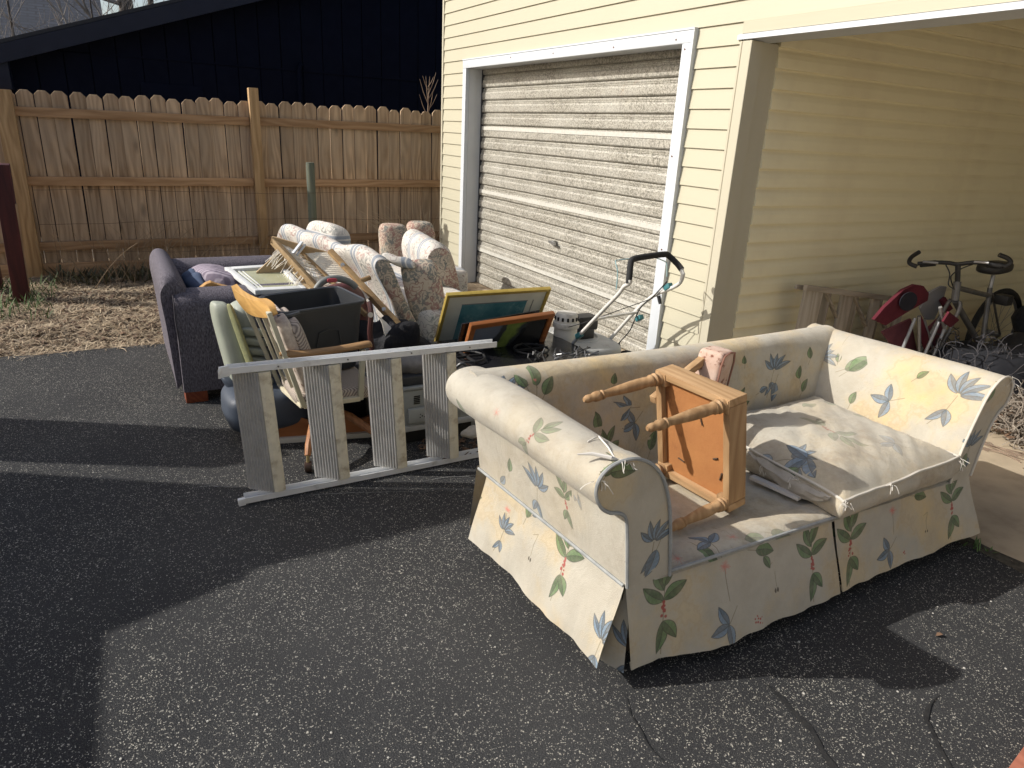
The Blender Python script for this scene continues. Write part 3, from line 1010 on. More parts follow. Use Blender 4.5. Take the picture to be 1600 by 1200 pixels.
def mot_spray(c, u, v, s=1.0, fade=1.0, up=90, col=GRN):
    "five leaves over a cluster of red berries, two leaves hanging below"
    R = lambda a, r: (u + math.cos(math.radians(a + up - 90)) * r * s, v + math.sin(math.radians(a + up - 90)) * r * s)
    c.line([R(90, 0.0), R(270, .05), R(268, .16)], 0.0025, STEM, fade)
    c.line([R(90, 0.0), R(88, .045), R(80, .07)], 0.0025, STEM, fade)
    for a, L, W_, h in ((142, .098, .0205, .002), (112, .100, .0195, .034), (64, .096, .0195, .046), (26, .092, .0215, .006)):
        b = R(90, h)
        c.leaf(*b, a + up - 90, L * s, W_ * s, col, fade)
    rr_ = random.Random(int(u * 1e4))
    for _ in range(16):
        q = R(270 + rr_.uniform(-14, 14), rr_.uniform(.0, .055))
        c.dot(*q, rr_.uniform(.003, .0055) * s, RED, fade)
    b = R(270, .06)
    c.leaf(*b, 258 + up - 90, .10 * s, .018 * s, col, fade)
    c.leaf(*b, 306 + up - 90, .072 * s, .020 * s, col, fade)


def mot_lily(c, u, v, s=1.0, fade=1.0, up=90, col=BLU):
    R = lambda a, r: (u + math.cos(math.radians(a + up - 90)) * r * s, v + math.sin(math.radians(a + up - 90)) * r * s)
    c.line([R(90, 0), R(265, .07), R(255, .15)], 0.0025, STEM, fade)
    for a, L in ((138, .085), (106, .095), (78, .088), (48, .10), (18, .105)):
        c.leaf(*R(a, .008), a + up - 90, L * s, .0155 * s, col, fade)
    b = R(265, .06)
    c.leaf(*b, 235 + up - 90, .08 * s, .014 * s, col, fade)
    c.leaf(*b, 290 + up - 90, .065 * s, .017 * s, col, fade)


def mot_sprig(c, u, v, s=1.0, fade=1.0, up=90, col=BLU):
    R = lambda a, r: (u + math.cos(math.radians(a + up - 90)) * r * s, v + math.sin(math.radians(a + up - 90)) * r * s)
    c.line([R(225, .03), R(0, 0), R(45, .06)], 0.0025, STEM, fade)
    for a, L, W_ in ((120, .07, .017), (195, .078, .018), (275, .078, .018)):
        c.leaf(u, v, a + up - 90, L * s, W_ * s, col, fade)


def mot_flower(c, u, v, s=1.0, fade=1.0, up=90):
    d = math.radians(up - 90)
    rot = lambda x, y: (u + x * math.cos(d) - y * math.sin(d), v + x * math.sin(d) + y * math.cos(d))
    c.line([rot(0, 0), rot(.006 * s, -.05 * s), rot(.012 * s, -.10 * s)], 0.002, (0.35, 0.3, 0.22), fade)
    rr_ = random.Random(int(v * 1e4))
    for i in range(46):
        a = rr_.uniform(0, 6.283)
        r_ = rr_.uniform(.008, .026) * s
        c.line([rot(0, 0), rot(math.cos(a) * r_, math.sin(a) * r_ * 0.85)], 0.0018, PNK, 0.6 * fade)


def mot_leaf(c, u, v, s=1.0, fade=1.0, ang=90, col=GRN):
    a = math.radians(ang)
    c.line([(u - math.cos(a) * .03 * s, v - math.sin(a) * .03 * s), (u, v)], 0.002, STEM, fade)
    c.leaf(u, v, ang, .068 * s, .0185 * s, col, fade)


def mot_buds(c, u, v, s=1.0, fade=1.0):
    c.line([(u, v), (u - .003, v + .05 * s), (u + .006, v + .10 * s), (u - .02, v + .085 * s)], 0.0018, STEM, fade)
    for dx in (-.006, .006):
        c.leaf(u + dx, v - .016, 90, .018 * s, .005 * s, (.28, .2, .16), fade)


def fabric(name, cloth, yel=0.3, dirty=0.25, flip=False):
    t = NT(name)
    uv = t.co('UV')
    ob = t.co('Object')
    c = t.mix(t.step(t.noise(5, 5, 0.6), 0.3, 0.7), (0.51, 0.475, 0.395), (0.425, 0.388, 0.315))
    yn = t.noise(3.2, 5, 0.62, t.co('Object', loc=(4, 2, 1)))
    c = t.mix(t.mth('MULTIPLY', t.step(yn, 0.45, 0.72), yel), c, (0.64, 0.47, 0.215))
    gn = t.noise(7, 6, 0.7, t.co('Object', loc=(1, 7, 2)))
    c = t.mix(t.mth('MULTIPLY', t.step(gn, 0.46, 0.74), dirty), c, (0.32, 0.265, 0.195))
    g2 = t.noise(2.6, 6, 0.72, t.co('Object', loc=(6, 3, 8), scale=(1, 1, .5)))
    c = t.mix(t.mth('MULTIPLY', t.step(g2, 0.58, 0.78), dirty * 0.8), c, (0.24, 0.17, 0.105))
    g3 = t.noise(60, 4, 0.7)
    c = t.mix(t.mth('MULTIPLY', t.step(g3, 0.56, 0.74), dirty * 0.35), c, (0.26, 0.21, 0.16))
    # tide marks at the border of old damp stains
    tm_ = t.mth('ABSOLUTE', t.mth('SUBTRACT', yn, 0.56))
    c = t.mix(t.mth('MULTIPLY', t.step(tm_, 0.022, 0.0), yel * 0.35), c, (0.42, 0.30, 0.17))
    sp = t.vor(70)
    spm = t.mth('MULTIPLY', t.step(sp.outputs['Distance'], 0.16, 0.1), t.step(t.noise(6, 3, 0.6, t.co('Object', loc=(9, 9, 9))), 0.6, 0.7))
    c = t.mix(t.mth('MULTIPLY', spm, 0.6), c, (0.25, 0.17, 0.10))
    if cloth is not None:
        im = t.nd('ShaderNodeTexImage')
        im.image = cloth.image(name + '_print')
        im.extension = 'CLIP'
        mp = t.nd('ShaderNodeMapping', {'Vector': uv})
        mp.inputs['Scale'].default_value = (1 / cloth.w, 1 / cloth.h, 1)
        t.t.links.new(mp.outputs[0], im.inputs['Vector'])
        f = t.mth('MULTIPLY', im.outputs['Alpha'], t.mth('ADD', t.mth('MULTIPLY', t.noise(26, 3), 0.5), 0.55), True)
        c = t.mix(f, c, im.outputs['Color'])
    t.bump(t.mth('ADD', t.mth('MULTIPLY', t.noise(420, 2), 0.35), t.mth('MULTIPLY', t.noise(9, 6, 0.6, t.co('Object', scale=(1, 1, .6)), 0.8), 1.3)), 0.5, 0.014)
    t.b.inputs['Sheen Weight'].default_value = 0.15
    return t.out(c, 0.9, 0, 0.2)


# ================================================================== CREAM FLORAL SOFA
PIPE = M('grey_piping', (0.36, 0.37, 0.36), (0.26, 0.27, 0.27), 30, 0.85)
sofa = thing('floral_sofa', 'stained cream sofa printed with leaves, missing its left seat cushion, on the asphalt', 'sofa', (-1.78, 2.08, 0))
SXF, SXB = -1.34, -2.2
# left arm outline (y, z), from the outer seam over the roll down to the deck
ARM = [(1.195, .345), (1.185, .42), (1.175, .50), (1.16, .585), (1.135, .612), (1.10, .622), (1.065, .648), (1.043, .695), (1.052, .74), (1.085, .768), (1.13, .778), (1.18, .772), (1.235, .742), (1.28, .69), (1.31, .62), (1.328, .55), (1.345, .45), (1.36, .34)]


def spline(pts, k=4):
    out = []
    P_ = [V((*p, 0)) if len(p) == 2 else V(p) for p in pts]
    for i in range(len(P_) - 1):
        a, b, c, d = P_[max(i - 1, 0)], P_[i], P_[i + 1], P_[min(i + 2, len(P_) - 1)]
        for j in range(k):
            s = j / k
            out.append(0.5 * ((2 * b) + (c - a) * s + (2 * a - 5 * b + 4 * c - d) * s * s + (3 * b - a - 3 * c + d) * s ** 3))
    out.append(P_[-1])
    return out


def arm_mesh(outline, x0, x1, dy, nx=22, seed=0, bulge=0.0):
    pr = spline(outline, 4)
    L = [0]
    for a, b in zip(pr[:-1], pr[1:]):
        L.append(L[-1] + (b - a).length)
    P, UVs = [], []
    for i in range(nx + 1):
        s = i / nx
        x = x0 + (x1 - x0) * s
        row, ur = [], []
        rnd_ = min(1, s / 0.03, 10)
        for (p, l) in zip(pr, L):
            n_ = mnoise.noise(V((x * 3, l * 4, seed)))
            sag = 0.007 * n_ * min(1, s * 8) + bulge * math.sin(math.pi * s) * 0.5
            row.append(V((x, p.x + dy * s + sag * 0.3, p.y + sag if p.y > 0.6 else p.y + sag * 0.3)))
            ur.append((abs(x - x0), l))
        P.append(row)
        UVs.append(ur)
    return P, UVs, L, pr


def uv_of(pr, L, x0, p):
    "uv on an arm for a point near its surface"
    b = min(range(len(pr)), key=lambda i: (pr[i].x - p.y) ** 2 + (pr[i].y - p.z) ** 2)
    return abs(p.x - x0), L[b]


P, UVs, L, pr = arm_mesh(ARM, SXF, SXB, -0.055, seed=1)
cl = Cloth(0.92, L[-1] + 0.02)
U = lambda p: uv_of(pr, L, SXF, p)
# the arm's u runs towards the back (left in the picture), v from the outer seam upwards: mirror angles
for px, py, pl, fn, kw in (
        (828, 668, ('z', .765), mot_spray, dict(s=.75, fade=.62, up=120)),
        (735, 655, ('y', 1.04), mot_leaf, dict(s=1.0, fade=.8, ang=70)),
        (845, 760, ('y', 1.165), mot_lily, dict(s=.9, fade=.9, up=100)),
        (905, 758, ('y', 1.16), mot_spray, dict(s=.55, fade=.5, up=80, col=BLU)),
        (893, 775, ('y', 1.18), mot_spray, dict(s=.65, fade=.85, up=75)),
        (806, 733, ('y', 1.17), mot_leaf, dict(s=.9, fade=.9, ang=100)),
        (790, 752, ('y', 1.17), mot_leaf, dict(s=.9, fade=.8, ang=130, col=BLU)),
        (960, 775, ('y', 1.12), mot_sprig, dict(s=.6, fade=.8)),
        (760, 640, ('z', .75), mot_flower, dict(s=1.0, fade=.3))):
    p = gz(px, py, pl[1]) if pl[0] == 'z' else gy(px, py, pl[1])
    u, v = U(p)
    fn(cl, u, v, **kw)
rr = random.Random(5)
part('arm', MB().grid(P, UVs), fabric('arm_cloth', cl, 0.2, 0.6), sofa, smooth=True, sharp=70)


def panel(name, outline, x, cloth, m, flip=1, puff=0.012):
    "upholstered end panel of an arm: outline in (y, z), slightly puffed"
    pr_ = spline(outline, 3)
    cy = sum(p.x for p in pr_) / len(pr_)
    czz = sum(p.y for p in pr_) / len(pr_)
    mb = MB()
    n = len(pr_)
    ymin = min(p.x for p in pr_)
    zmin = min(p.y for p in pr_)
    rings = []
    front = [V((x, p.x, p.y)) for p in pr_]
    uvs = [(p.x - ymin, p.y - zmin) for p in pr_]
    back = [V((x - 0.06, p.x, p.y)) for p in pr_]
    mb.add(front + back, [tuple(range(n))] + [(i, (i + 1) % n, n + (i + 1) % n, n + i) for i in range(n)], uvs + uvs)
    return part(name, mb, m, sofa), (ymin, zmin), pr_


cl = Cloth(.36, .46)
U2 = lambda px, py: (lambda q: (q.y - 1.043, q.z - .34))(gx(px, py, SXF + .02))
for px, py, fn, kw in ((950, 748, mot_leaf, dict(s=1.6, ang=62)), (958, 742, mot_leaf, dict(s=1.3, ang=-8)), (943, 745, mot_leaf, dict(s=1.5, ang=95)),
                       (1026, 850, mot_lily, dict(s=.8, up=92)), (1030, 862, mot_leaf, dict(s=1.4, ang=250, col=BLU)), (978, 880, mot_leaf, dict(s=.9, ang=140, col=BLU))):
    fn(cl, *U2(px, py), **kw)
FRONTPAN = fabric('arm_front_cloth', cl, 0.6, 0.3)
o, _, pr_ = panel('arm_front', ARM, SXF + 0.008, cl, FRONTPAN)
part('piping', MB().tube([V((SXF + 0.012, p.x, p.y)) for p in spline(ARM, 4)], 0.0055, 6), PIPE, sofa, smooth=True)

# right arm: flared, scrolled outwards
ARMR = [(2.995, .345), (3.01, .45), (3.03, .55), (3.06, .61), (3.10, .645), (3.118, .69), (3.108, .735), (3.075, .768), (3.03, .775), (2.985, .755), (2.945, .71), (2.915, .64), (2.885, .55), (2.862, .46), (2.85, .34)]
P, UVs, L, pr = arm_mesh(ARMR, SXF, SXB, -0.06, seed=4)
cl = Cloth(0.92, L[-1] + 0.02)
lt = L[-1]
# on this arm v grows from outside over the top down to the seat; print is seen from the seat side, so draw upside down
def R_(px, py):
    d = ray(px, py)
    best = None
    for i, p in enumerate(pr):
        for s in np.linspace(0, 1, 40):
            q = V((SXF + (SXB - SXF) * s, p.x - 0.06 * s, p.y))
            w_ = q - EYE
            e = (w_ - FW * 0 - d * (w_.dot(d) / d.dot(d))).length
            if i > len(pr) * 0.42 and (best is None or e < best[0]):
                best = (e, abs(q.x - SXF), L[i])
    return best[1], best[2]


for px, py, fn, kw in ((1492, 620, mot_lily, dict(s=1.15, fade=.85, up=262)), (1385, 625, mot_sprig, dict(s=1.1, fade=.9, up=255)), (1330, 630, mot_leaf, dict(s=.9, ang=265, fade=.9)),
                       (1320, 580, mot_leaf, dict(s=1.5, ang=215, fade=.8)), (1328, 578, mot_leaf, dict(s=1.7, ang=230, fade=.8)), (1312, 565, mot_leaf, dict(s=.8, ang=280, fade=.8)),
                       (1436, 590, mot_leaf, dict(s=.8, ang=235, fade=.9)), (1283, 560, mot_lily, dict(s=.8, up=240, fade=.7)), (1315, 545, mot_flower, dict(s=.8, fade=.4))):
    fn(cl, *R_(px, py), **kw)
part('arm', MB().grid(P, UVs), fabric('arm_cloth_stained', cl, 0.95, 0.35), sofa, smooth=True, sharp=70)
cl = Cloth(.36, .46)
U3 = lambda px, py: (lambda q: (q.y - 2.85, q.z - .34))(gx(px, py, SXF + .02))
for px, py, fn, kw in ((1520, 700, mot_lily, dict(s=.8, up=95)), (1515, 710, mot_leaf, dict(s=1.2, ang=255)), (1560, 605, mot_leaf, dict(s=1.1, ang=245)), (1548, 612, mot_leaf, dict(s=1.1, ang=205))):
    fn(cl, *U3(px, py), **kw)
panel('arm_front', ARMR, SXF + 0.008, cl, fabric('arm_front_cloth_right', cl, 0.6, 0.4))
part('piping', MB().tube([V((SXF + 0.012, p.x, p.y)) for p in spline(ARMR, 4)], 0.005, 6), M('pale_piping', (0.62, 0.58, 0.50), None, 20, 0.9), sofa, smooth=True)

# back: slightly raked, thick rolled top between the arms
BK = [(-1.985, .34), (-2.0, .45), (-2.02, .58), (-2.035, .69), (-2.05, .74), (-2.075, .772), (-2.115, .785), (-2.16, .778), (-2.2, .75), (-2.215, .70), (-2.22, .5), (-2.22, .12)]
prb = spline(BK, 4)
L = [0]
for a, b in zip(prb[:-1], prb[1:]):
    L.append(L[-1] + (b - a).length)
P, UVs = [], []
y0, y1 = 1.20, 2.93
for i in range(49):
    s = i / 48
    y = y0 + (y1 - y0) * s
    row, ur = [], []
    for p, l in zip(prb, L):
        nn = mnoise.noise(V((y * 2.5, l * 3, 9)))
        dip = -0.012 * math.sin(math.pi * s) * (1 if p.y > .7 else 0)
        yl_ = 1.20 - .14 * max(0, min(1, (p.y - .60) / .06))
        yr_ = 2.93 + .06 * max(0, min(1, (p.y - .60) / .06))
        row.append(V((p.x + 0.012 * nn, yl_ + (yr_ - yl_) * s, p.y + dip + 0.006 * nn * (p.y > .6))))
        ur.append((y - y0, l))
    P.append(row)
    UVs.append(ur)
cl = Cloth(1.95, 0.62)
def B_uv(px, py):
    q = gx(px, py, -2.02)
    b = min(range(len(prb)), key=lambda i: abs(prb[i].y - q.z) if i < len(prb) * 0.5 else 9)
    return q.y - y0, L[b]
for px, py, fn, kw in ((1210, 580, mot_lily, dict(s=.9)), (1212, 600, mot_leaf, dict(s=1.3, ang=255, col=BLU)), (1170, 568, mot_leaf, dict(s=.7, ang=90)), (1250, 590, mot_leaf, dict(s=1.0, ang=110)),
                       (1250, 612, mot_leaf, dict(s=1.0, ang=60)), (840, 618, mot_lily, dict(s=.9)), (885, 600, mot_leaf, dict(s=1.5, ang=85)), (893, 615, mot_leaf, dict(s=1.2, ang=60)), (872, 600, mot_leaf, dict(s=1.1, ang=110)),
                       (990, 665, mot_sprig, dict(s=1.0)), (985, 640, mot_sprig, dict(s=.9, up=40)), (935, 665, mot_leaf, dict(s=1.2, ang=100)), (990, 600, mot_leaf, dict(s=.8, ang=80)), (1010, 700, mot_leaf, dict(s=1.3, ang=70)), (885, 592, mot_flower, dict(s=.3)),
                       (1080, 620, mot_spray, dict(s=.9)), (1150, 640, mot_spray, dict(s=.8)), (1185, 615, mot_leaf, dict(s=.8, ang=20, col=BLU)), (1262, 560, mot_leaf, dict(s=.9, ang=90)), (945, 700, mot_spray, dict(s=.8))):
    fn(cl, *B_uv(px, py), **kw)
part('back', MB().grid(P, UVs, cap=True), fabric('back_cloth', cl, 0.85, 0.6), sofa, smooth=True, sharp=80)

# deck under the cushions and seat rail, with loose grubby lining
DK = []
DUV = []
cl = Cloth(1.6, .9)
DU = lambda px, py: (lambda q: (q.y - 1.3, q.x + 2.06))(gz(px, py, .36))
for px, py, fn, kw in ((1090, 853, mot_leaf, dict(s=1.3, ang=75)), (1110, 848, mot_sprig, dict(s=1.0, up=140)), (1205, 832, mot_leaf, dict(s=1.3, ang=20, fade=.6)), (1195, 838, mot_leaf, dict(s=1.2, ang=190, fade=.6)), (1060, 872, mot_flower, dict(s=1.3, fade=.5)), (1145, 840, mot_flower, dict(s=1, fade=.4))):
    fn(cl, *DU(px, py), **kw)
for i in range(41):
    y = 1.3 + i * (1.58 / 40)
    row, ur = [], []
    for j in range(25):
        x = -2.06 + j * (0.732 / 24)
        z = .348 + 0.012 * mnoise.noise(V((x * 9, y * 2.5, 1))) + 0.016 * mnoise.noise(V((x * 26, y * 3, 3))) * (0.6 if x < -1.45 else 0.1) + (0.012 if x > -1.43 else 0) - (.02 if x > -1.335 else 0)
        row.append(V((x, y, z)))
        ur.append((y - 1.3, x + 2.06))
    DK.append(row)
    DUV.append(ur)
part('seat_deck', MB().grid(DK, DUV), fabric('deck_cloth', cl, 0.4, 1.0), sofa, smooth=True)
part('frame_body', MB().box((SXB + 0.02, 1.21, .12), (SXF - 0.02, 2.98, .335)), M('lining', (0.10, 0.085, 0.065), None, 5, 0.95), sofa)
part('piping', MB().tube([V((SXF + 0.006, y, .352)) for y in np.linspace(1.36, 2.16, 12)], 0.006, 6), PIPE, sofa, smooth=True)
part('piping', MB().tube([V((SXF - 0.86 * s, 1.19 - .055 * s, .347)) for s in np.linspace(0, 1, 12)], 0.006, 6), PIPE, sofa, smooth=True)
feet = wood('dark_foot', (0.05, 0.035, 0.025), (0.03, 0.02, 0.015), 'z')
for x, y in ((-1.45, 1.32), (-1.45, 2.86), (-2.1, 1.26), (-2.1, 2.86)):
    part('foot', MB().prism([(x - .03, y - .03, .12), (x + .03, y - .03, .12), (x + .03, y + .03, .12), (x - .03, y + .03, .12)], (0, 0, -.12)), feet, sofa)

# skirt: hanging panels with wavy hems
def skirt(a, b, out, drop, flare, m, seed, u0=0.0, sh=0.0, hem=0.01, nu=36, nv=12, uvf=None, tilt=0.0):
    a, b, out = V(a), V(b), V(out)
    P, Q = [], []
    Lw = (b - a).length
    d = (b - a).normalized()
    for i in range(nu + 1):
        s = i / nu
        rp, rq = [], []
        for j in range(nv + 1):
            k = j / nv
            wv_ = (mnoise.noise(V((s * Lw * 3.2, k * .6, seed))) * 0.034 + mnoise.noise(V((s * Lw * 8, k * .8, seed + 3))) * 0.016 + mnoise.noise(V((s * Lw * 19, k * 1.5, seed + 5))) * 0.006) * (k ** .8)
            p = a.lerp(b, s) + out * (flare * k ** 1.15 + wv_ + 0.004) + d * (sh * k + (s - .5) * 0.02 * k)
            p = p - V((0, 0, (drop + tilt * s) * k + hem * k * mnoise.noise(V((s * Lw * 4, 0, seed + 7)))))
            rp.append(p)
            rq.append((u0 + s * Lw + sh * k, (1 - k) * drop))
        P.append(rp)
        Q.append(rq)
    mb = MB().grid(P, Q)
    # turned hem gives the cloth its thickness
    hemrow = [[row[-1] for row in P], [row[-1] - out * 0.006 + V((0, 0, .004)) for row in P], [row[-2] - out * 0.007 for row in P]]
    mb.grid(hemrow)
    return mb


def front_uv(px, py):
    # panels flare outwards: intersect a plane leaning out
    q = gx(px, py, SXF + 0.045)
    return q.y, q.z


cl = Cloth(2.2, 0.34)
def FU(px, py):
    q = gx(px, py, SXF)
    for _ in range(4):
        k = max(0, min(1, (.345 - q.z) / .29))
        q = gx(px, py, SXF + 0.075 * k)
    return q.y - 1.0, max(0, min(.33, q.z - .055))
for px, py, fn, kw in ((1040, 945, mot_spray, dict(s=1.1)), (1268, 872, mot_spray, dict(s=1.0)), (1331, 848, mot_spray, dict(s=1.05)), (1487, 790, mot_spray, dict(s=1.05)),
                       (1132, 888, mot_flower, dict(s=1.1)), (1395, 800, mot_flower, dict(s=1.0)), (1135, 972, mot_sprig, dict(s=1.05)), (1392, 865, mot_sprig, dict(s=1.0)),
                       (1210, 920, mot_buds, dict()), (1447, 832, mot_buds, dict(s=.7)), (1180, 862, mot_leaf, dict(s=1.3, ang=-15)), (1428, 777, mot_leaf, dict(s=1.2, ang=-15)), (1192, 872, mot_leaf, dict(s=.8, ang=-60))):
    fn(cl, *FU(px, py), **kw)
for px, py in ((1177, 968), (1183, 966), (1415, 868), (1310, 900)):
    u, v = FU(px, py)
    rr_ = random.Random(px)
    for k in range(5):
        cl.dot(u + rr_.gauss(0, .005), v + rr_.gauss(0, .008), rr_.uniform(.002, .004), RED)
FS = fabric('skirt_cloth', cl, 0.75, 0.3)
part('skirt_panel', skirt((SXF, 1.195, .345), (SXF, 2.125, .345), (1, 0, 0), .285, .066, FS, 2, u0=.195, sh=.035), FS, sofa, smooth=True, sharp=80)
part('skirt_panel', skirt((SXF, 2.140, .345), (SXF, 3.0, .345), (1, 0, 0), .285, .07, FS, 5, u0=1.142, sh=.055, tilt=-0.03), FS, sofa, smooth=True, sharp=80)
part('skirt_pleat', skirt((SXF - .03, 2.06, .345), (SXF - .03, 2.22, .345), (1, 0, 0), .285, .045, FS, 8, u0=1.06, nu=10), FS, sofa, smooth=True, sharp=80)
cl = Cloth(1.1, .34)
def SU(px, py):
    q = gy(px, py, 1.165)
    for _ in range(4):
        k = max(0, min(1, (.345 - q.z) / .29))
        q = gy(px, py, 1.19 - .045 * (SXF - q.x) / .86 - 0.075 * k)
    return (q.x - SXB) + 0.05, max(0, min(.33, q.z - .055))
for px, py, fn, kw in ((882, 880, mot_spray, dict(s=1.0)), (790, 803, mot_flower, dict(s=.9)), (822, 815, mot_leaf, dict(s=1.1, ang=75)), (832, 812, mot_leaf, dict(s=.8, ang=40, col=BLU)), (783, 838, mot_lily, dict(s=.7)),
                       (938, 1010, mot_lily, dict(s=.9)), (828, 878, mot_buds, dict(s=.9)), (742, 782, mot_leaf, dict(s=.8, ang=20)), (895, 862, mot_leaf, dict(s=.9, ang=20))):
    fn(cl, *SU(px, py), **kw)
SS = fabric('side_skirt_cloth', cl, 0.7, 0.3)
part('skirt_panel', skirt((SXB + .06, 1.145, .345), (SXF + .005, 1.192, .345), (0, -1, 0), .275, .052, SS, 11, u0=.11, tilt=-.015), SS, sofa, smooth=True, sharp=80)
part('skirt_pleat', skirt((SXF - .09, 1.20, .345), (SXF - .004, 1.225, .345), (.75, -.65, 0), .30, .035, SS, 14, u0=.8, nu=12), SS, sofa, smooth=True, sharp=80)
part('skirt_panel', skirt((SXF - .01, 3.0, .345), (SXB, 2.94, .345), (0, 1, 0), .27, .08, SS, 17), SS, sofa, smooth=True, sharp=80)
part('skirt_panel', skirt((SXB - .02, 2.94, .345), (SXB - .02, 1.14, .345), (-1, 0, 0), .29, .05, SS, 19), SS, sofa, smooth=True, sharp=80)

# remaining seat cushion: sagging, split seam with lining showing
cl = Cloth(1.0, 1.0)
def CU(px, py, z=.48):
    q = gz(px, py, z)
    return q.y - 2.08, q.x + 2.1
for px, py, fn, kw in ((1235, 715, mot_lily, dict(s=1.0, fade=.9, up=60)), (1260, 720, mot_sprig, dict(s=1.4, fade=.9)), (1300, 690, mot_spray, dict(s=1.0, fade=.45)), (1285, 640, mot_leaf, dict(s=1.5, ang=20, fade=.5)), (1270, 645, mot_leaf, dict(s=1.4, ang=170, fade=.5)),
                       (1195, 640, mot_sprig, dict(s=.9, fade=.7)), (1395, 705, mot_sprig, dict(s=1.0, fade=.4)), (1250, 725, mot_leaf, dict(s=1.4, ang=200)), (1330, 660, mot_leaf, dict(s=1.0, ang=10, fade=.4)), (1400, 680, mot_leaf, dict(s=1.0, ang=30, fade=.35, col=BLU))):
    fn(cl, *CU(px, py), **kw)
CUSH = fabric('cushion_cloth', cl, 0.35, 0.9)


def cushion_point(a, b):
    "a across (0 left .. 1 right), b from front (0) to back (1)"
    A, B_, C_, D_ = V((-1.305, 2.125, 0)), V((-1.325, 2.85, 0)), V((-2.03, 2.84, 0)), V((-1.98, 2.10, 0))
    return A.lerp(B_, a).lerp(D_.lerp(C_, a), b)


P, Q = [], []
N = 40
for i in range(N + 1):
    a = i / N
    row, ru = [], []
    for j in range(N + 1):
        b = j / N
        p = cushion_point(a, b)
        ed = min(a, 1 - a, b, 1 - b)
        crown = (1 - math.exp(-ed * 9)) * 0.075
        wr = 0.009 * mnoise.noise(V((p.x * 5 + p.y * 9, p.y * 4, 3))) + 0.009 * mnoise.noise(V((p.x * 7, p.y * 24 + p.x * 20, 5))) * (1 - math.exp(-ed * 12))
        p.z = .452 + crown + wr - 0.018 * (1 - a) * (1 - b) + 0.01 * b
        row.append(p)
        ru.append((p.y - 2.08, p.x + 2.1))
    P.append(row)
    Q.append(ru)
mb = MB().grid(P, Q)
ring = [P[i][0] for i in range(N + 1)] + [P[N][j] for j in range(1, N + 1)] + [P[i][N] for i in range(N - 1, -1, -1)] + [P[0][j] for j in range(N - 1, 0, -1)]
cx_, cy_ = -1.66, 2.48
rows = []
for k in range(6):
    f = k / 5
    rowk = []
    for i, p in enumerate(ring):
        o_ = V((p.x - cx_, p.y - cy_, 0)).normalized() * (0.016 * math.sin(math.pi * f) + 0.006 * mnoise.noise(V((i * .2, f * 2, 1))))
        rowk.append(p * (1 - f) + V((p.x, p.y, .366 + 0.006 * mnoise.noise(p * 5))) * f + o_ * 1.0)
    rows.append(rowk)
mb.grid(rows, [[(p.y - 2.08 + p.z - .45, p.x + 2.1) for p in rr_] for rr_ in rows], closed=True)
cush = part('seat_cushion', mb, CUSH, sofa, smooth=True, sharp=85)
part('piping', MB().tube([p + V((0, 0, .004)) for p in ring] + [ring[0]], 0.006, 6), M('pale_piping', (0.62, 0.58, 0.50)), cush, smooth=True)
# split seam: crumpled lining flap on the left front side
P = []
for i in range(19):
    s = i / 18
    b0 = cushion_point(0, 0.06 + 0.55 * s)
    row = []
    for j in range(9):
        k = j / 8
        z = .452 - .02 * (1 - s) - .075 * k * math.sin(math.pi * min(1, s * 1.02 + .02)) ** .6
        row.append(V((b0.x, b0.y - 0.017 - 0.012 * math.sin(k * 3.1) + 0.012 * mnoise.noise(V((s * 7, k * 4, 2))), z + .004)))
    P.append(row)
part('torn_lining', MB().grid(P), M('lining_dirty', (0.46, 0.42, 0.36), (0.36, 0.33, 0.28), 30, 0.95, 0.5, 60), cush, smooth=True)
thr = M('loose_thread', (0.72, 0.68, 0.60), None, 20, 0.9)
mb = MB()
rr = random.Random(21)
for q0, nthr in ((cushion_point(0, 0) + V((0.012, -.01, .44)), 9), (cushion_point(.35, 0) + V((.014, 0, .452)), 5), (cushion_point(1, 0) + V((.012, 0, .455)), 9), (cushion_point(0, .3) + V((0, -.02, .44)), 7), (cushion_point(0, .5) + V((0, -.02, .43)), 5),
                 (V((SXF + .012, 1.13, .775)), 7), (V((SXF + .01, 1.05, .735)), 5), (V((SXF + .012, 3.09, .76)), 8)):
    for _ in range(nthr):
        p = q0 + V((rr.uniform(-.01, .01), rr.uniform(-.02, .02), rr.uniform(-.01, .006)))
        pts = [p]
        d = V((rr.uniform(-.2, 1), rr.uniform(-1, 1), rr.uniform(-.6, .4)))
        for k in range(5):
            d = d + V((rr.uniform(-.7, .7), rr.uniform(-.7, .7), rr.uniform(-.9, .2)))
            pts.append(pts[-1] + d.normalized() * rr.uniform(.004, .011))
        mb.tube(pts, 0.0013, 3)
part('frayed_threads', mb, thr, sofa, kind='stuff')
# torn cloth ridge on the near arm
mb = MB()
mb.tube([gz(902, 712, .775) + V((0, 0, .004)), gz(925, 712, .778) + V((0, 0, .006)), gz(955, 718, .778) + V((0, 0, .005)), gz(968, 720, .772)], [.002, .005, .006, .003], 6)
mb.tube([gz(918, 690, .778), gz(935, 683, .778) + V((0, 0, .003)), gz(950, 700, .778) + V((0, 0, .003)), gz(962, 718, .775)], [.002, .003, .003, .002], 5)
part('torn_seam', mb, M('lining_white', (0.66, 0.63, 0.58)), sofa, smooth=True)
# grubby wooden slat pieces and scraps on the deck
part('debris', MB().beam((-1.66, 2.06, .375), (-1.46, 2.10, .372), .03, .012), M('lining_white', (0.66, 0.63, 0.58)), sofa)


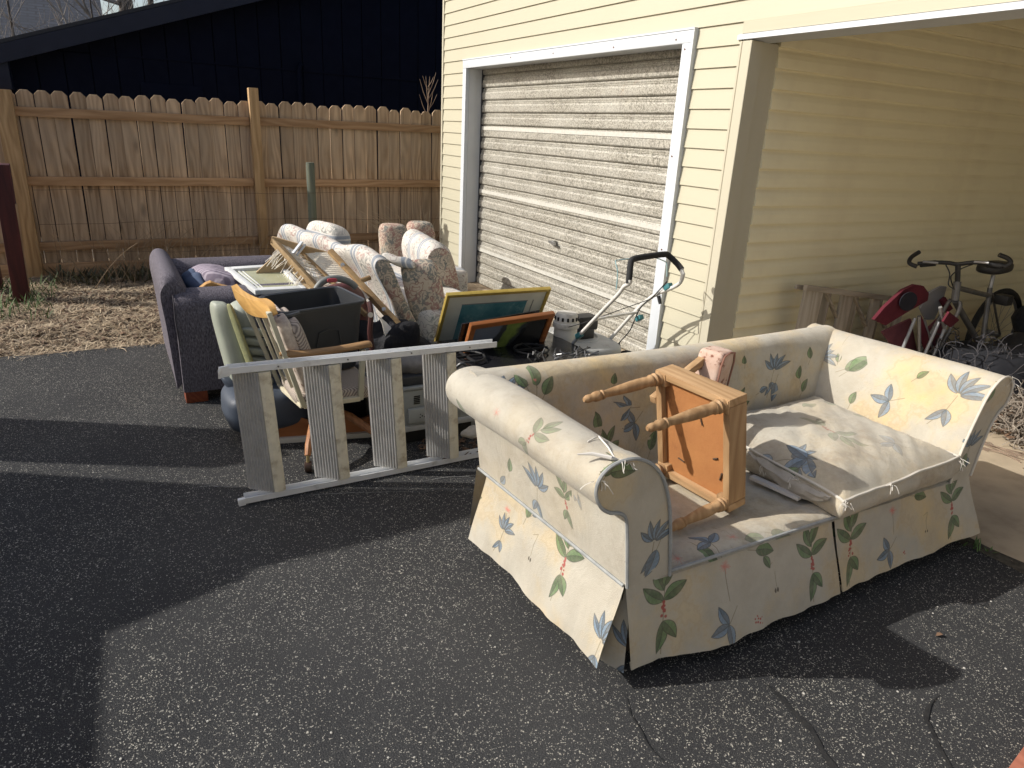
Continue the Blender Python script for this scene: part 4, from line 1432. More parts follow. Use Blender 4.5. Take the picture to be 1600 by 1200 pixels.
# ================================================================== UPTURNED FOOTSTOOL ON THE SOFA DECK
OAK = wood('stool_wood', (0.42, 0.265, 0.135), (0.29, 0.17, 0.08), 'z', 55, 0.6, 0.3)
OAKX = wood('stool_wood_x', (0.46, 0.295, 0.155), (0.32, 0.19, 0.09), 'x', 55, 0.6, 0.3)
OAKY = wood('stool_wood_y', (0.40, 0.26, 0.14), (0.27, 0.165, 0.08), 'y', 60, 0.65, 0.3)
DUST = M('dust_cover', (0.40, 0.175, 0.058), (0.33, 0.135, 0.045), 9, 0.85, 0.35, 60, grime=(0.21, 0.085, 0.035), gscale=9, gthr=(0.6, 0.72))
stool = thing('footstool', 'small wooden footstool with turned legs lying on its side on the sofa deck', 'stool', (-1.68, 1.8, .36))
TL, TR, BR, BL = V((-1.875, 1.690, .795)), V((-1.53, 1.722, .792)), V((-1.50, 1.775, .382)), V((-1.842, 1.742, .372))
nrm = (TR - TL).cross(BL - TL).normalized()
if nrm.y > 0:
    nrm = -nrm
dp = -nrm * 0.095
ex, ez = (TR - TL).normalized(), (BL - TL).normalized()
WR, HT = (TR - TL).length, (BL - TL).length
pt = lambda a, b, c=0: TL + ex * a + ez * b - nrm * c
th = 0.028
for nm, a0, a1, b0, b1, m in (('apron', 0, WR, 0, th, OAKX), ('apron', 0, WR, HT - th, HT, OAKX), ('apron', 0, th, th + .001, HT - th - .001, OAK), ('apron', WR - th, WR, th + .001, HT - th - .001, OAK)):
    part(nm, MB().obox(pt(a0, b0), ex * (a1 - a0), ez * (b1 - b0), -nrm * .09), m, stool, bevel=.004)
for a, b in ((0, 0), (WR - .05, 0), (0, HT - .05), (WR - .05, HT - .05)):
    part('corner_block', MB().obox(pt(a + (.003 if a == 0 else -.003), b + (.003 if b == 0 else -.003), -.004), ex * .05, ez * .05, -nrm * .085), OAK, stool, bevel=.004)
part('dust_cover', MB().obox(pt(th + .001, th + .001, .022), ex * (WR - 2 * th - .002), ez * (HT - 2 * th - .002), -nrm * .006), DUST, stool)
part('seat_pad', MB().soft(pt(WR / 2, HT / 2, .095), ex * (WR / 2 - .02), ez * (HT / 2 - .02), -nrm * .016, .25, .2, 12, 24), M('stool_fabric', (0.42, 0.36, 0.28), (0.30, 0.22, 0.16), 15, 0.95, .3, 80), stool, smooth=True)
legprof = [(0, .020), (.02, .024), (.05, .0245), (.07, .019), (.085, .025), (.105, .026), (.125, .019), (.14, .023), (.16, .0235), (.18, .019), (.30, .0215), (.45, .0205), (.62, .0165), (.74, .0135), (.755, .017), (.775, .0185), (.79, .014), (.80, .018), (.83, .0195), (.87, .0185), (.90, .0135), (.93, .015), (.965, .0145), (1, .008)]
tips = {(0, 0): gy(912, 625, 1.375), (1, 0): gy(1011, 670, 1.415), (1, 1): gy(1046, 826, 1.50), (0, 1): V((-1.83, 1.40, .40))}
for (a, b), tip in tips.items():
    base = pt(.026 if a == 0 else WR - .026, .026 if b == 0 else HT - .026, .01)
    part('leg', MB().lathe(base, tip, legprof, 16), OAK, stool, smooth=True, sharp=50)
part('tack_marks', MB().tube([pt(.09, .33, .019), pt(.12, .335, .019)], .003, 5).tube([pt(.2, .12, .019), pt(.21, .15, .019)], .003, 5).tube([pt(.26, .26, .019), pt(.28, .25, .019)], .004, 5).tube([pt(.3, .30, .019), pt(.29, .33, .019)], .004, 5), M('dark_foot2', (.08, .05, .03), None, 10, .9), stool, kind='stuff')

# stained padded chair arm behind the stool
pad = thing('padded_chair_arm', 'stained floral padded chair arm on a wooden bar poking up behind the footstool', 'chair arm', (-1.95, 2.1, .4))
stain = M('stained_pad', (0.60, 0.46, 0.38), (0.50, 0.34, 0.26), 18, 0.9, .3, 60, grime=(0.20, 0.075, 0.045), gscale=22, gthr=(0.52, 0.6))
c0 = gx(1114, 575, -1.93)
part('pad', MB().soft(c0, V((.055, .015, 0)), V((-.012, .05, 0)), V((.004, .006, .082)), .3, .35, 16, 24), stain, pad, smooth=True)
part('piping', MB().tube([c0 + V((.056, .014, 0)) + V((-.012, .05, 0)) * a + V((.004, .006, .082)) * b for a, b in ((-.8, -.9), (-.88, .4), (-.7, .85), (0, .98), (.7, .9), (.9, .4), (.85, -.9))], .004, 6), M('pad_piping', (.28, .14, .10), None, 20, .9), pad, smooth=True)
part('bar', MB().beam(gx(1098, 562, -1.95), V((-1.90, 1.72, .66)), .03, .032), OAKY, pad, bevel=.004)
part('bar', MB().beam(c0 + V((0, 0, -.07)), c0 + V((-.02, .02, -.36)), .035, .03, (1, 0, 0)), OAK, pad, bevel=.004)

# ================================================================== ALUMINIUM STEPLADDER ON ITS SIDE
t = NT('brushed_aluminium')
c = t.mix(t.step(t.noise(30, 5, .7, t.co('Object', scale=(1, .1, 1))), .3, .7), (0.78, 0.79, 0.79), (0.66, 0.67, 0.675))
c = t.mix(t.mth('MULTIPLY', t.step(t.noise(14, 5, .7), .55, .75), .5), c, (.30, .28, .25))
ALU = t.out(c, 0.45, 0.15, 0.5)
t = NT('tread_aluminium')
c = t.mix(t.step(t.noise(26, 5, .7), .3, .7), (0.45, 0.44, 0.42), (0.35, 0.345, 0.33))
c = t.mix(t.mth('MULTIPLY', t.step(t.noise(9, 5, .7), .5, .75), .5), c, (.26, .24, .2))
TREAD = t.out(c, 0.55, 0.2, 0.4)
LIP = M('oxidised_lip', (0.76, 0.71, 0.56), (0.66, 0.61, 0.48), 30, .75, .2, 80, grime=(.42, .35, .24), gscale=18, gthr=(.5, .7))
lad = thing('stepladder', 'aluminium stepladder lying on its side with ribbed treads facing the driveway', 'ladder', (-2.9, .9, 0))
lx = -2.9
topA, topB = gx(356, 580, lx), gx(776, 538, lx)
botA = V((lx, .352, .019))
botB = V((lx - .02, 1.95, .019))
def channel(a, b, name):
    d = (b - a).normalized()
    u = V((0, -d.z, d.y)).normalized() if abs(d.y) > .1 else V((0, 0, 1))
    u = V((1, 0, 0)).cross(d).normalized()
    if u.z < 0:
        u = -u
    mb = MB()
    w_ = .027
    # web plus two flanges (the front flange is what the photo shows)
    mb.obox(a - u * w_ / 2 + V((-.05, 0, 0)), d * (b - a).length, V((.05, 0, 0)), u * .004)
    mb.obox(a - u * w_ / 2 + V((-.001, 0, 0)), d * (b - a).length, V((.004, 0, 0)), u * w_)
    mb.obox(a - u * w_ / 2 + V((-.05, 0, 0)), d * (b - a).length, V((.004, 0, 0)), u * w_)
    return part(name, mb, ALU, lad)
channel(topA, topB, 'side_rail')
channel(botA, botB, 'side_rail')
trd = ((358, 400, 432), (472, 515, 529), (573, 603, 616), (663, 693, 706))
for i, (xa, xb, xc) in enumerate(trd):
    t0 = (xa + 2 - 356) / 420
    up0 = gx(xa + 1, 576 - (xa - 356) * .1, lx)
    y0 = up0.y + .012
    zt = topA.z + (topB.z - topA.z) * (y0 - topA.y) / (topB.y - topA.y) - .02
    zb = .038
    dn = V((-.03 * 0, .012, 0))
    # the tread: a ribbed plate slanting towards the camera, then the rounded front lip
    e1 = V((-.052, .086, 0)) * -1          # from the front edge back
    nseg = 9
    mb = MB()
    fy = y0 + .095
    fx = lx + .004
    bx, by = fx - .075, y0
    d_ = V((bx - fx, by - fy, 0))
    nn = V((-d_.y, d_.x, 0)).normalized()
    if nn.x < 0:
        nn = -nn
    rib = []
    for k in range(nseg * 4 + 1):
        s = k / (nseg * 4)
        h = .0035 if (k % 4) in (1, 2) else 0
        rib.append(V((fx, fy, 0)) + d_ * s + nn * h)
    outer = rib
    inner = [V((fx, fy, 0)) + d_ * 1 - nn * .003, V((fx, fy, 0)) - nn * .003]
    poly = outer + inner
    sh = V((0, .0, 0))
    mb.prism([p + V((0, .03, zb)) for p in poly], V((0, -.03, zt - zb)))
    part('tread', mb, TREAD, lad)
    lp = V((fx, fy + .0315, 0))
    lw = .050
    e_ = V((-.004, lw, 0))
    mb = MB().prism([lp + V((.004, 0, zb)), lp + e_ * .3 + V((.008, 0, zb)), lp + e_ * .8 + V((.006, 0, zb)), lp + e_ + V((0, 0, zb)), lp + e_ + V((-.03, -.004, zb)), lp + V((-.006, 0, zb))], V((0, -.03, zt - zb)))
    part('tread_lip', mb, LIP, lad)
part('hinge_bracket', MB().beam(gx(343, 582, lx), gx(358, 579, lx), .012, .045).beam(gx(343, 576, lx + .006), gx(343, 592, lx + .006), .006, .01), ALU, lad, bevel=.002)
part('foot_clip', MB().beam(botA + V((0, -.03, -.002)), botA + V((0, .0, 0)), .02, .032), ALU, lad, bevel=.002)
mb = MB()
for a in (.2, .5, .8, 1.1):
    p = topA + (topB - topA) * a / 1.25 + V((.004, 0, 0))
    mb.tube([p, p + V((.003, 0, 0))], .004, 6)
part('rivets', mb, M('rivet', (.2, .2, .2), None, 10, .5, metal=.6), lad, kind='stuff')

# ================================================================== PURPLE-GREY ARMCHAIR (far left of the pile)
t = NT('purple_weave')
n_ = t.noise(160, 3, .7, t.co('Object', scale=(1, 1, .35)))
c = t.mix(t.step(n_, .35, .65), (0.175, 0.16, 0.185), (0.055, 0.05, 0.06))
t.bump(n_, .5, .004)
PURP = t.out(c, .95, 0, .15)
pc = thing('purple_loveseat', 'purple-grey woven loveseat heaped with junk near the wooden fence', 'sofa', (-4.9, .6, 0))
def softbox(lo, hi, e=.18, n=14, m=24, wob=.012, seed=0):
    c = [(a + b) / 2 for a, b in zip(lo, hi)]
    h = [(b - a) / 2 for a, b in zip(lo, hi)]
    return MB().soft(c, (h[0], 0, 0), (0, h[1], 0), (0, 0, h[2]), e, e, n, m, wob, 3, seed)


# near arm: tall slab with rounded top; slants slightly outwards at the top
def roundtop(x0, x1, y0, y1, z0, z1, r, lean=0.0, nose=.06, ny=16):
    "slab along y with rounded top edges"
    pr = [(x1, z0), (x1 + .006, (z0 + z1) / 2), (x1, z1 - r), (x1 - r * .3, z1 - r * .3), (x1 - r, z1)] + [(x0 + r, z1), (x0 + r * .3, z1 - r * .3), (x0, z1 - r), (x0, z0)]
    pr = spline(pr, 3)
    P = []
    for i in range(ny + 1):
        s = i / ny
        y = y0 + (y1 - y0) * s
        k = 1 - .06 * max(0, 1 - s / .08) ** 2 - .06 * max(0, 1 - (1 - s) / .08) ** 2
        cx = (x0 + x1) / 2
        P.append([V((cx + (p.x - cx) * k + .006 * mnoise.noise(V((y * 4, p.y * 4, 2))), y + lean * (p.y - z0), z0 + (p.y - z0) * (1 - (1 - k) * .4))) for p in pr])
    return MB().grid(P, cap=True)


part('arm', roundtop(-4.50, -4.235, .235, 1.02, .07, .655, .10), PURP, pc, smooth=True, sharp=60)
part('arm', roundtop(-5.42, -5.17, .235, 1.02, .07, .665, .10), PURP, pc, smooth=True, sharp=60)
# back along x, facing +y, raked towards the left
P = []
bk = spline([(.185, .07), (.175, .3), (.165, .50), (.155, .63), (.16, .69), (.19, .735), (.235, .738), (.275, .70), (.315, .60), (.37, .45), (.38, .3)], 3)
for i in range(21):
    s = i / 20
    x = -4.31 - 1.03 * s
    k = 1 - .05 * max(0, 1 - s / .06) ** 2 - .05 * max(0, 1 - (1 - s) / .06) ** 2
    P.append([V((x, p.x + .02, .07 + (p.y - .07) * k + .012 * math.sin(s * 3.1))) for p in bk])
part('back', MB().grid(P, cap=True), PURP, pc, smooth=True, sharp=60)
part('seat', softbox((-5.17, .36, .14), (-4.50, 1.0, .45), .15, seed=3), PURP, pc, smooth=True, sharp=60)
RF = wood('red_brown_foot', (.20, .052, .02), (.13, .03, .014), 'x')
for x0, y0 in ((-4.36, .24), (-4.36, .88), (-5.36, .24), (-5.36, .88)):
    part('foot', MB().prism([(x0, y0, .075), (x0 + .12, y0, .075), (x0 + .12, y0 + .12, .075), (x0, y0 + .12, .075)], (0.0, .0, -.075)), RF, pc, bevel=.006)
part('seam', MB().tube(spline([(-4.232, .24, .36), (-4.225, .232, .5), (-4.24, .235, .6), (-4.31, .238, .648)], 4), .004, 5), M('dark_seam', (.05, .045, .055), None, 10, .9), pc)
pil = MB().soft((-4.84, .60, .56), V((.27, .05, .02)), V((-.05, .20, -.06)), V((0, .03, .10)), .55, .55, 18, 28, .03, 7, 2)
t = NT('purple_striped')
wv_ = t.nd('ShaderNodeTexWave', {'Vector': t.co('Object', rot=(0, 0, .5)), 'Scale': 9.0, 'Distortion': 3.0, 'Detail': 2.0})
c = t.mix(t.step(wv_.outputs['Fac'], .3, .6), (.36, .315, .36), (.19, .16, .20))
t.bump(t.noise(14, 4), .6, .02)
single('purple_pillow', pil, t.out(c, .95, 0, .15), 'crumpled mauve striped pillow slumped in the purple loveseat', 'pillow', smooth=True)
single('blue_jeans', MB().soft((-4.80, .405, .575), V((.26, .02, .0)), V((-.0, .05, .03)), V((0, -.03, .08)), .6, .6, 16, 24, .035, 9, 4), M('denim', (.035, .05, .095), (.07, .10, .16), 8, .95, .4, 120), 'bundle of dark blue cloth stuffed against the loveseat back', 'cloth', smooth=True)
single('carved_board', MB().prism([gx(x, y, -4.40) for x, y in ((312, 452), (322, 444), (330, 441), (340, 445), (362, 450), (362, 456), (312, 457))], (-.06, 0, 0)), wood('honey_wood', (.58, .34, .12), (.42, .22, .07), 'y', 50, .5), 'small piece of honey coloured wood lying on the purple loveseat arm', 'board')

# glazed frame lying across the arms
scr = thing('window_sash', 'white framed window sash with a dusty pale pane lying on the purple loveseat', 'window', (-4.5, .78, .66))
FR = M('sash_white', (.66, .67, .66), (.55, .56, .55), 14, .55, metal=.0)
q = [gx(351, 424, -4.76), gx(441, 418, -4.76), gx(479, 457, -4.18), gx(399, 461, -4.18)]
def inset(q, a, b, c_, d):
    A, B_, C_, D_ = q
    bl = lambda s, t_: A.lerp(B_, s).lerp(D_.lerp(C_, s), t_)
    return bl(a, c_), bl(b, c_), bl(b, d), bl(a, d)
def flatbar(q, th, n):
    return MB().prism(q, n * th)
n_ = V((0, 0, 1))
for nm, (a, b, c_, d) in (('frame_bar', (0, .10, 0, 1)), ('frame_bar', (.90, 1, 0, 1)), ('frame_bar', (.101, .899, 0, .10)), ('frame_bar', (.101, .899, .9, 1))):
    part(nm, flatbar(inset(q, a, b, c_, d), .028, n_), FR, scr, bevel=.004)
t = NT('dusty_pane')
c = t.mix(t.step(t.noise(8, 5, .7), .3, .7), (.44, .44, .30), (.36, .36, .22))
c = t.mix(t.mth('MULTIPLY', t.step(t.noise(30, 4, .7, t.co('Object', scale=(.2, 2, 1))), .55, .7), .5), c, (.5, .52, .46))
part('pane', flatbar(inset(q, .1, .9, .1, .9), .01, n_), t.out(c, .25, 0, .5), scr)
part('pane_bar', flatbar(inset(q, .18, .205, .1, .9), .014, n_), FR, scr)
part('pane_bar', flatbar(inset(q, .25, .265, .1, .9), .0135, n_), FR, scr)
bq = [q[1] + V((.02, .02, .0)), q[1] + V((.02, .10, -.02)), q[2] + V((.0, .10, -.03)), q[2] + V((0, .022, 0))]
single('cream_board', MB().prism(bq, (0, 0, .02)), M('cream_board', (.62, .54, .38), (.50, .42, .28), 9, .8, grime=(.3, .24, .15), gscale=12), 'cream painted strip of board beside the white window sash', 'board', bevel=.003)

# tan board standing on its corner behind the sash
CARD = M('tan_board', (.40, .30, .185), (.34, .25, .15), 6, .85, .2, 60)
bp = [gx(400, 426, -4.62), gx(437, 393, -4.62), gx(488, 462, -4.62), gx(462, 500, -4.62), gx(425, 470, -4.62)]
single('tan_board', MB().prism(bp, V((-.02, .006, .004))), CARD, 'tan fibreboard panel propped on its corner behind the window sash', 'board')

# folding wooden frame with torn webbing, leaning on the tapestry sofa
fold = thing('folded_chair', 'folded wooden chair frame with torn woven webbing leaning on the tapestry sofa', 'chair', (-4.4, 1.1, .2))
LW = wood('light_bar', (.44, .31, .165), (.33, .22, .11), 'y', 50, .6, .2)
a0, a1 = gx(424, 374, -4.50), gx(522, 402, -4.42)
b0, b1 = gx(515, 393, -4.41), gx(622, 508, -3.98)
c0, c1 = a0 + V((.0, .01, -.01)), gx(512, 470, -4.12)
d0, d1 = gx(468, 393, -4.46), gx(572, 492, -4.04)
part('top_bar', MB().beam(a0, a1, .03, .042), LW, fold, bevel=.004)
part('side_bar', MB().beam(b0, b1, .034, .05, (1, .2, .4)), wood('tan_bar', (.36, .245, .12), (.27, .17, .08), 'y', 50, .6, .2), fold, bevel=.004)
part('side_bar', MB().beam(c0, c1, .03, .045), LW, fold, bevel=.004)
part('side_bar', MB().beam(d0, d1, .02, .03), wood('tan_bar', (.36, .245, .12), (.27, .17, .08), 'y'), fold, bevel=.004)
part('plank', MB().prism([gx(x, y, -4.50 + .35 * (y - 394) / 68) for x, y in ((437, 394), (448, 396), (508, 455), (484, 462), (470, 440))], (-.015, 0, 0)), wood('board_raw', (.52, .38, .22), (.42, .29, .15), 'y', 40, .75), fold)
CANE = M('cane', (.84, .79, .68), (.72, .65, .53), 20, .8)
mb = MB()
rr = random.Random(6)
A, B_, C_, D_ = a0.lerp(a1, .12), d0, d1.lerp(d0, .35), c1.lerp(c0, .25)
for i in range(34):
    s = i / 33
    p0, p1 = A.lerp(D_, s), B_.lerp(C_, s)
    brk = rr.random() < .4
    m_ = p0.lerp(p1, .5) + V((.02, rr.uniform(-.02, .02), -.03 * rr.random()))
    pts = [p0, m_, p1 if not brk else m_ + V((rr.uniform(0, .05), rr.uniform(-.01, .05), -.05))]
    mb.tube(pts, .0042, 4)
for i in range(26):
    p = c0.lerp(c1, rr.uniform(.1, .6))
    mb.tube([p, p + V((.02, -.02 - .03 * rr.random(), -.03)), p + V((.03, -.05 - .05 * rr.random(), -.06 - .04 * rr.random()))], .0022, 3)
A2, B2, C2, D2 = d0.lerp(a1, .1), b0.lerp(b1, .02), b0.lerp(b1, .62), d0.lerp(d1, .8)
for i in range(30):
    s = (i + .5) / 30
    mb.tube([A2.lerp(B2, s) + V((-.004, 0, 0)), D2.lerp(C2, s) + V((-.004, 0, 0))], .0052, 4)
for i in range(26):
    s = i / 25
    mb.tube([A2.lerp(D2, s), B2.lerp(C2, s)], .0035, 4)
part('webbing', mb, CANE, fold, kind='stuff')
part('bracket', MB().beam(gx(458, 396, -4.40), gx(472, 378, -4.44), .02, .012).beam(gx(464, 399, -4.40), gx(477, 382, -4.44), .012, .012), WHITE, fold, bevel=.002)
for p in (b0.lerp(b1, .18), b0.lerp(b1, .78)):
    part('bolt', MB().tube([p + V((.02, 0, .0)), p + V((.032, -.004, .006))], .013, 12), M('bolt_steel', (.55, .53, .48), None, 10, .4, metal=.7), fold)
part('peg', MB().tube([b0.lerp(b1, .45) + V((0, .0, .02)), b0.lerp(b1, .45) + V((-.02, .07, .035))], .016, 10), wood('tan_bar', (0, 0, 0), (0, 0, 0)), fold, smooth=True)


# ================================================================== STRIPED TAPESTRY SOFA + ARMCHAIR
def tapestry(name, stripes=True, period=.30, ground=(.66, .61, .53), dense=.5):
    t = NT(name)
    ob = t.co('Object')
    wb = t.nd('ShaderNodeTexNoise', {'Vector': ob, 'Scale': 13.0, 'Detail': 1.5})
    n1 = wb.outputs['Fac']
    f1 = t.mth('ABSOLUTE', t.mth('SUBTRACT', t.mth('FRACT', t.mth('MULTIPLY', n1, 7.0)), .5))
    ln = t.step(f1, .10, .05)
    n2 = t.noise(17, 2, .5, t.co('Object', loc=(5, 3, 2)))
    f2 = t.mth('ABSOLUTE', t.mth('SUBTRACT', t.mth('FRACT', t.mth('MULTIPLY', n2, 5.0)), .5))
    fill = t.mth('MULTIPLY', t.step(f2, .2, .3), t.step(t.noise(6, 2, .5, t.co('Object', loc=(2, 9, 4))), .62 - .25 * dense, .70 - .25 * dense))
    c = t.mix(t.step(t.noise(5, 3), .3, .7), ground, tuple(x * .88 for x in ground))
    hue = t.step(t.noise(7, 2, .5, t.co('Object', loc=(1, 1, 8))), .46, .54)
    dk = t.mix(hue, (.21, .085, .075), (.085, .105, .105))
    c = t.mix(t.mth('MULTIPLY', ln, .45 + .35 * dense), c, dk)
    c = t.mix(t.mth('MULTIPLY', fill, .35 + .4 * dense), c, t.mix(hue, (.30, .16, .14), (.14, .16, .155)))
    if stripes:
        sx = t.nd('ShaderNodeSeparateXYZ', {'Vector': t.co('UV')})
        u = t.mth('FRACT', t.mth('DIVIDE', sx.outputs[0], period))
        b1 = t.mth('MULTIPLY', t.step(u, .09, .10), t.step(u, .33, .32))
        thin = t.mth('MULTIPLY', b1, t.step(t.mth('ABSOLUTE', t.mth('SUBTRACT', u, .205)), .018, .025))
        thin = t.mth('MULTIPLY', thin, t.step(t.mth('ABSOLUTE', t.mth('SUBTRACT', t.mth('FRACT', t.mth('MULTIPLY', u, 46.0)), .5)), .05, .12))
        wide = t.mth('MULTIPLY', t.step(u, .05, .06), t.step(u, .36, .35))
        c = t.mix(wide, c, (.55, .53, .495))
        c = t.mix(t.mth('MULTIPLY', thin, .95), c, (.20, .235, .285))
    t.bump(t.noise(260, 2), .25, .004)
    return t.out(c, .95, 0, .15)


TAPS = tapestry('striped_tapestry', True, .29, (.60, .565, .51), .45)
TAPD = tapestry('dense_tapestry', False, .3, (.50, .42, .33), 1.0)
ts = thing('tapestry_sofa', 'long cream sofa in striped floral tapestry with its back towards the loveseat', 'sofa', (-5.1, 1.8, 0))
# long back along x: near end at X=-4.3, far end at -6.2
bkp = spline([(1.60, .02), (1.60, .2), (1.565, .40), (1.50, .60), (1.43, .74), (1.425, .79), (1.45, .82), (1.50, .815), (1.54, .76), (1.60, .60), (1.68, .42), (1.73, .30), (1.75, .02)], 3)
L = [0]
for a, b in zip(bkp[:-1], bkp[1:]):
    L.append(L[-1] + (b - a).length)
P, Q = [], []
NX = 46
for i in range(NX + 1):
    s = i / NX
    x = -4.30 - 1.55 * s
    k = 1 - .04 * max(0, 1 - s / .03) ** 2 - .1 * max(0, 1 - (1 - s) / .06) ** 2
    hump = .022 * math.cos(s * 3 * 2 * math.pi + 2.6) + .005 * s
    row, rq = [], []
    for p, l in zip(bkp, L):
        f = max(0, (p.y - .4) / .45)
        nn = mnoise.noise(V((x * 4, l * 4, 2)))
        row.append(V((x, p.x - .30 * s + .02 * nn, .02 + (p.y - .02) * k + hump * f * .6 + .012 * nn * f)))
        rq.append((s * 1.6 + .05 * l, l))
    P.append(row)
    Q.append(rq)
part('back', MB().grid(P, Q), TAPS, ts, smooth=True, sharp=80)
endp = [V((-4.298, p.x, p.y)) for p in bkp]
mb = MB()
ring0 = [V((-4.30, p.x, .02 + (p.y - .02) * .96)) for p in bkp]
cen = sum(ring0, V((0, 0, 0))) / len(ring0)
mb.add(ring0 + [q.lerp(cen, .25) + V((.018, 0, 0)) for q in ring0], [(i, (i + 1) % len(ring0), len(ring0) + (i + 1) % len(ring0), len(ring0) + i) for i in range(len(ring0))] + [tuple(range(len(ring0), 2 * len(ring0)))])
part('back_end', mb, TAPD, ts, smooth=True, sharp=80)
# seat with rounded front towards the garage and rounded near end
def uvsoft(mb, fu):
    mb.uv = [fu(V(p)) for p in mb.v]
    return mb
sb = MB().soft((-5.12, 1.96, .27), (.80, .10, 0), (0, .32, 0), (0, 0, .165), .28, .25, 20, 32, .012, 3, 4)
part('seat_cushion', uvsoft(sb, lambda p: (p.y + .1, p.z)), TAPS, ts, smooth=True)
part('base', softbox((-5.8, 1.70, .02), (-4.36, 2.20, .17), .15, seed=8), TAPS, ts, smooth=True)
# a loose back cushion with a domed top further along
part('back_cushion', uvsoft(MB().soft((-5.45, 1.42, .70), (.24, .05, 0), (0, .09, -.03), (0, .03, .17), .6, .5, 18, 26, .015, 4, 6), lambda p: (p.z * 1.2, p.y)), TAPS, ts, smooth=True)
pill = MB().soft(gx(664, 456, -4.45), V((.03, .130, .01)), V((-.06, .012, .03)), V((-.03, -.045, .20)), .45, .5, 20, 30, .016, 6, 3)
single('tapestry_pillow', pill, TAPD, 'square floral tapestry pillow leaning at the near end of the tapestry sofa', 'pillow', smooth=True)
single('white_slip', MB().soft(gx(622, 408, -4.50), V((.05, .10, -.02)), V((-.05, .02, .01)), V((0, -.01, .03)), .8, .8, 14, 24, .03, 12, 5), TAPS, 'rumpled pale cloth bunched over the top of the tapestry pillow', 'cloth', smooth=True)

ta = thing('tapestry_armchair', 'matching tapestry armchair lying in the corner with two rolled arms upright', 'armchair', (-5.9, 2.4, 0))
# upright block: striped over the top, floral on the near end
blk = spline([(-.05, 0), (-.10, .3), (-.145, .50), (-.125, .60), (-.06, .645), (.02, .625), (.075, .56), (.14, .35), (.20, 0)], 3)
P, Q = [], []
o0, o1 = V((-4.98, 2.20, .12)), V((-5.75, 2.28, .13))
L = [0]
for a, b in zip(blk[:-1], blk[1:]):
    L.append(L[-1] + (b - a).length)
for i in range(21):
    s = i / 20
    k = 1 - .05 * max(0, 1 - s / .05) ** 2 - .05 * max(0, 1 - (1 - s) / .05) ** 2
    o_ = o0.lerp(o1, s)
    P.append([o_ + V((0, p.x * k, p.y * k + .008 * mnoise.noise(V((s * 5, p.x * 5, 1))))) for p in blk])
    Q.append([(s * .78 + .12, l) for l in L])
part('back', MB().grid(P, Q), TAPS, ta, smooth=True, sharp=80)
ring0 = P[0]
cen = sum(ring0, V((0, 0, 0))) / len(ring0)
nR = len(ring0)
part('back_end', MB().add(ring0 + [q.lerp(cen, .25) + V((.02, 0, 0)) for q in ring0], [(i, (i + 1) % nR, nR + (i + 1) % nR, nR + i) for i in range(nR)] + [tuple(range(nR, 2 * nR))]), TAPD, ta, smooth=True, sharp=80)
for (px, py, X) in ((617, 375, -6.25), (659, 370, -6.45)):
    c_ = gx(px, py, X)
    part('arm', MB().soft(c_ + V((0, 0, -.16)), (.125, 0, 0), (0, .135, 0), V((.0, -.02, .31)), .35, .75, 20, 28, .01, 5, px), TAPD, ta, smooth=True)
part('seat', softbox((-6.5, 2.0, .02), (-5.6, 2.75, .42), .2, seed=2), TAPS, ta, smooth=True)

# ================================================================== BLACK STORAGE TOTE
TOTE = M('black_plastic', (.034, .037, .041), (.026, .028, .032), 6, .42, .08, 200, spec=.5)
tote = thing('storage_tote', 'open black plastic storage tote standing on the kitchen chair', 'tote', (-3.6, .9, .37))
rim = [gz(x, y, .735) for x, y in ((432, 491), (574, 470), (527, 447), (403, 463))]
fl = (rim[0] + rim[1] + rim[2] + rim[3]) / 4


def rrect(q, r, z, n=6, inset_=0.0):
    cen = (q[0] + q[1] + q[2] + q[3]) / 4
    out = []
    for i in range(4):
        p, a, b = q[i], q[i - 1], q[(i + 1) % 4]
        da, db = (a - p).normalized(), (b - p).normalized()
        p0, p1 = p + da * r, p + db * r
        for k in range(n + 1):
            s = k / n
            m = p0.lerp(p, s).lerp(p.lerp(p1, s), s)
            m = m + (cen - m).normalized() * inset_
            out.append(V((m.x, m.y, z)))
    return out


def shrink(q, f):
    c_ = (q[0] + q[1] + q[2] + q[3]) / 4
    return [c_ + (p - c_) * f for p in q]


B0 = shrink(rim, .80)
rings = [rrect(B0, .05, .375), rrect(shrink(rim, .84), .06, .40), rrect(shrink(rim, .94), .06, .70), rrect(shrink(rim, .95), .06, .722), rrect(shrink(rim, .99), .06, .723), rrect(rim, .06, .718), rrect(rim, .06, .734), rrect(shrink(rim, .99), .06, .738), rrect(shrink(rim, .93), .06, .737), rrect(shrink(rim, .92), .06, .70), rrect(shrink(rim, .82), .06, .41), rrect(shrink(rim, .78), .05, .385)]
mb = MB().grid(rings, closed=True)
nR = len(rings[0])
mb.add(rings[0] + rings[-1], [tuple(range(nR)), tuple(range(2 * nR - 1, nR - 1, -1))])
part('tub', mb, TOTE, tote, smooth=True, sharp=50)
part('rim', MB().tube(rrect(rim, .06, .733) + [rrect(rim, .06, .733)[0]], .0075, 8), M('worn_black', (.06, .062, .066), (.04, .042, .045), 10, .45), tote, smooth=True)
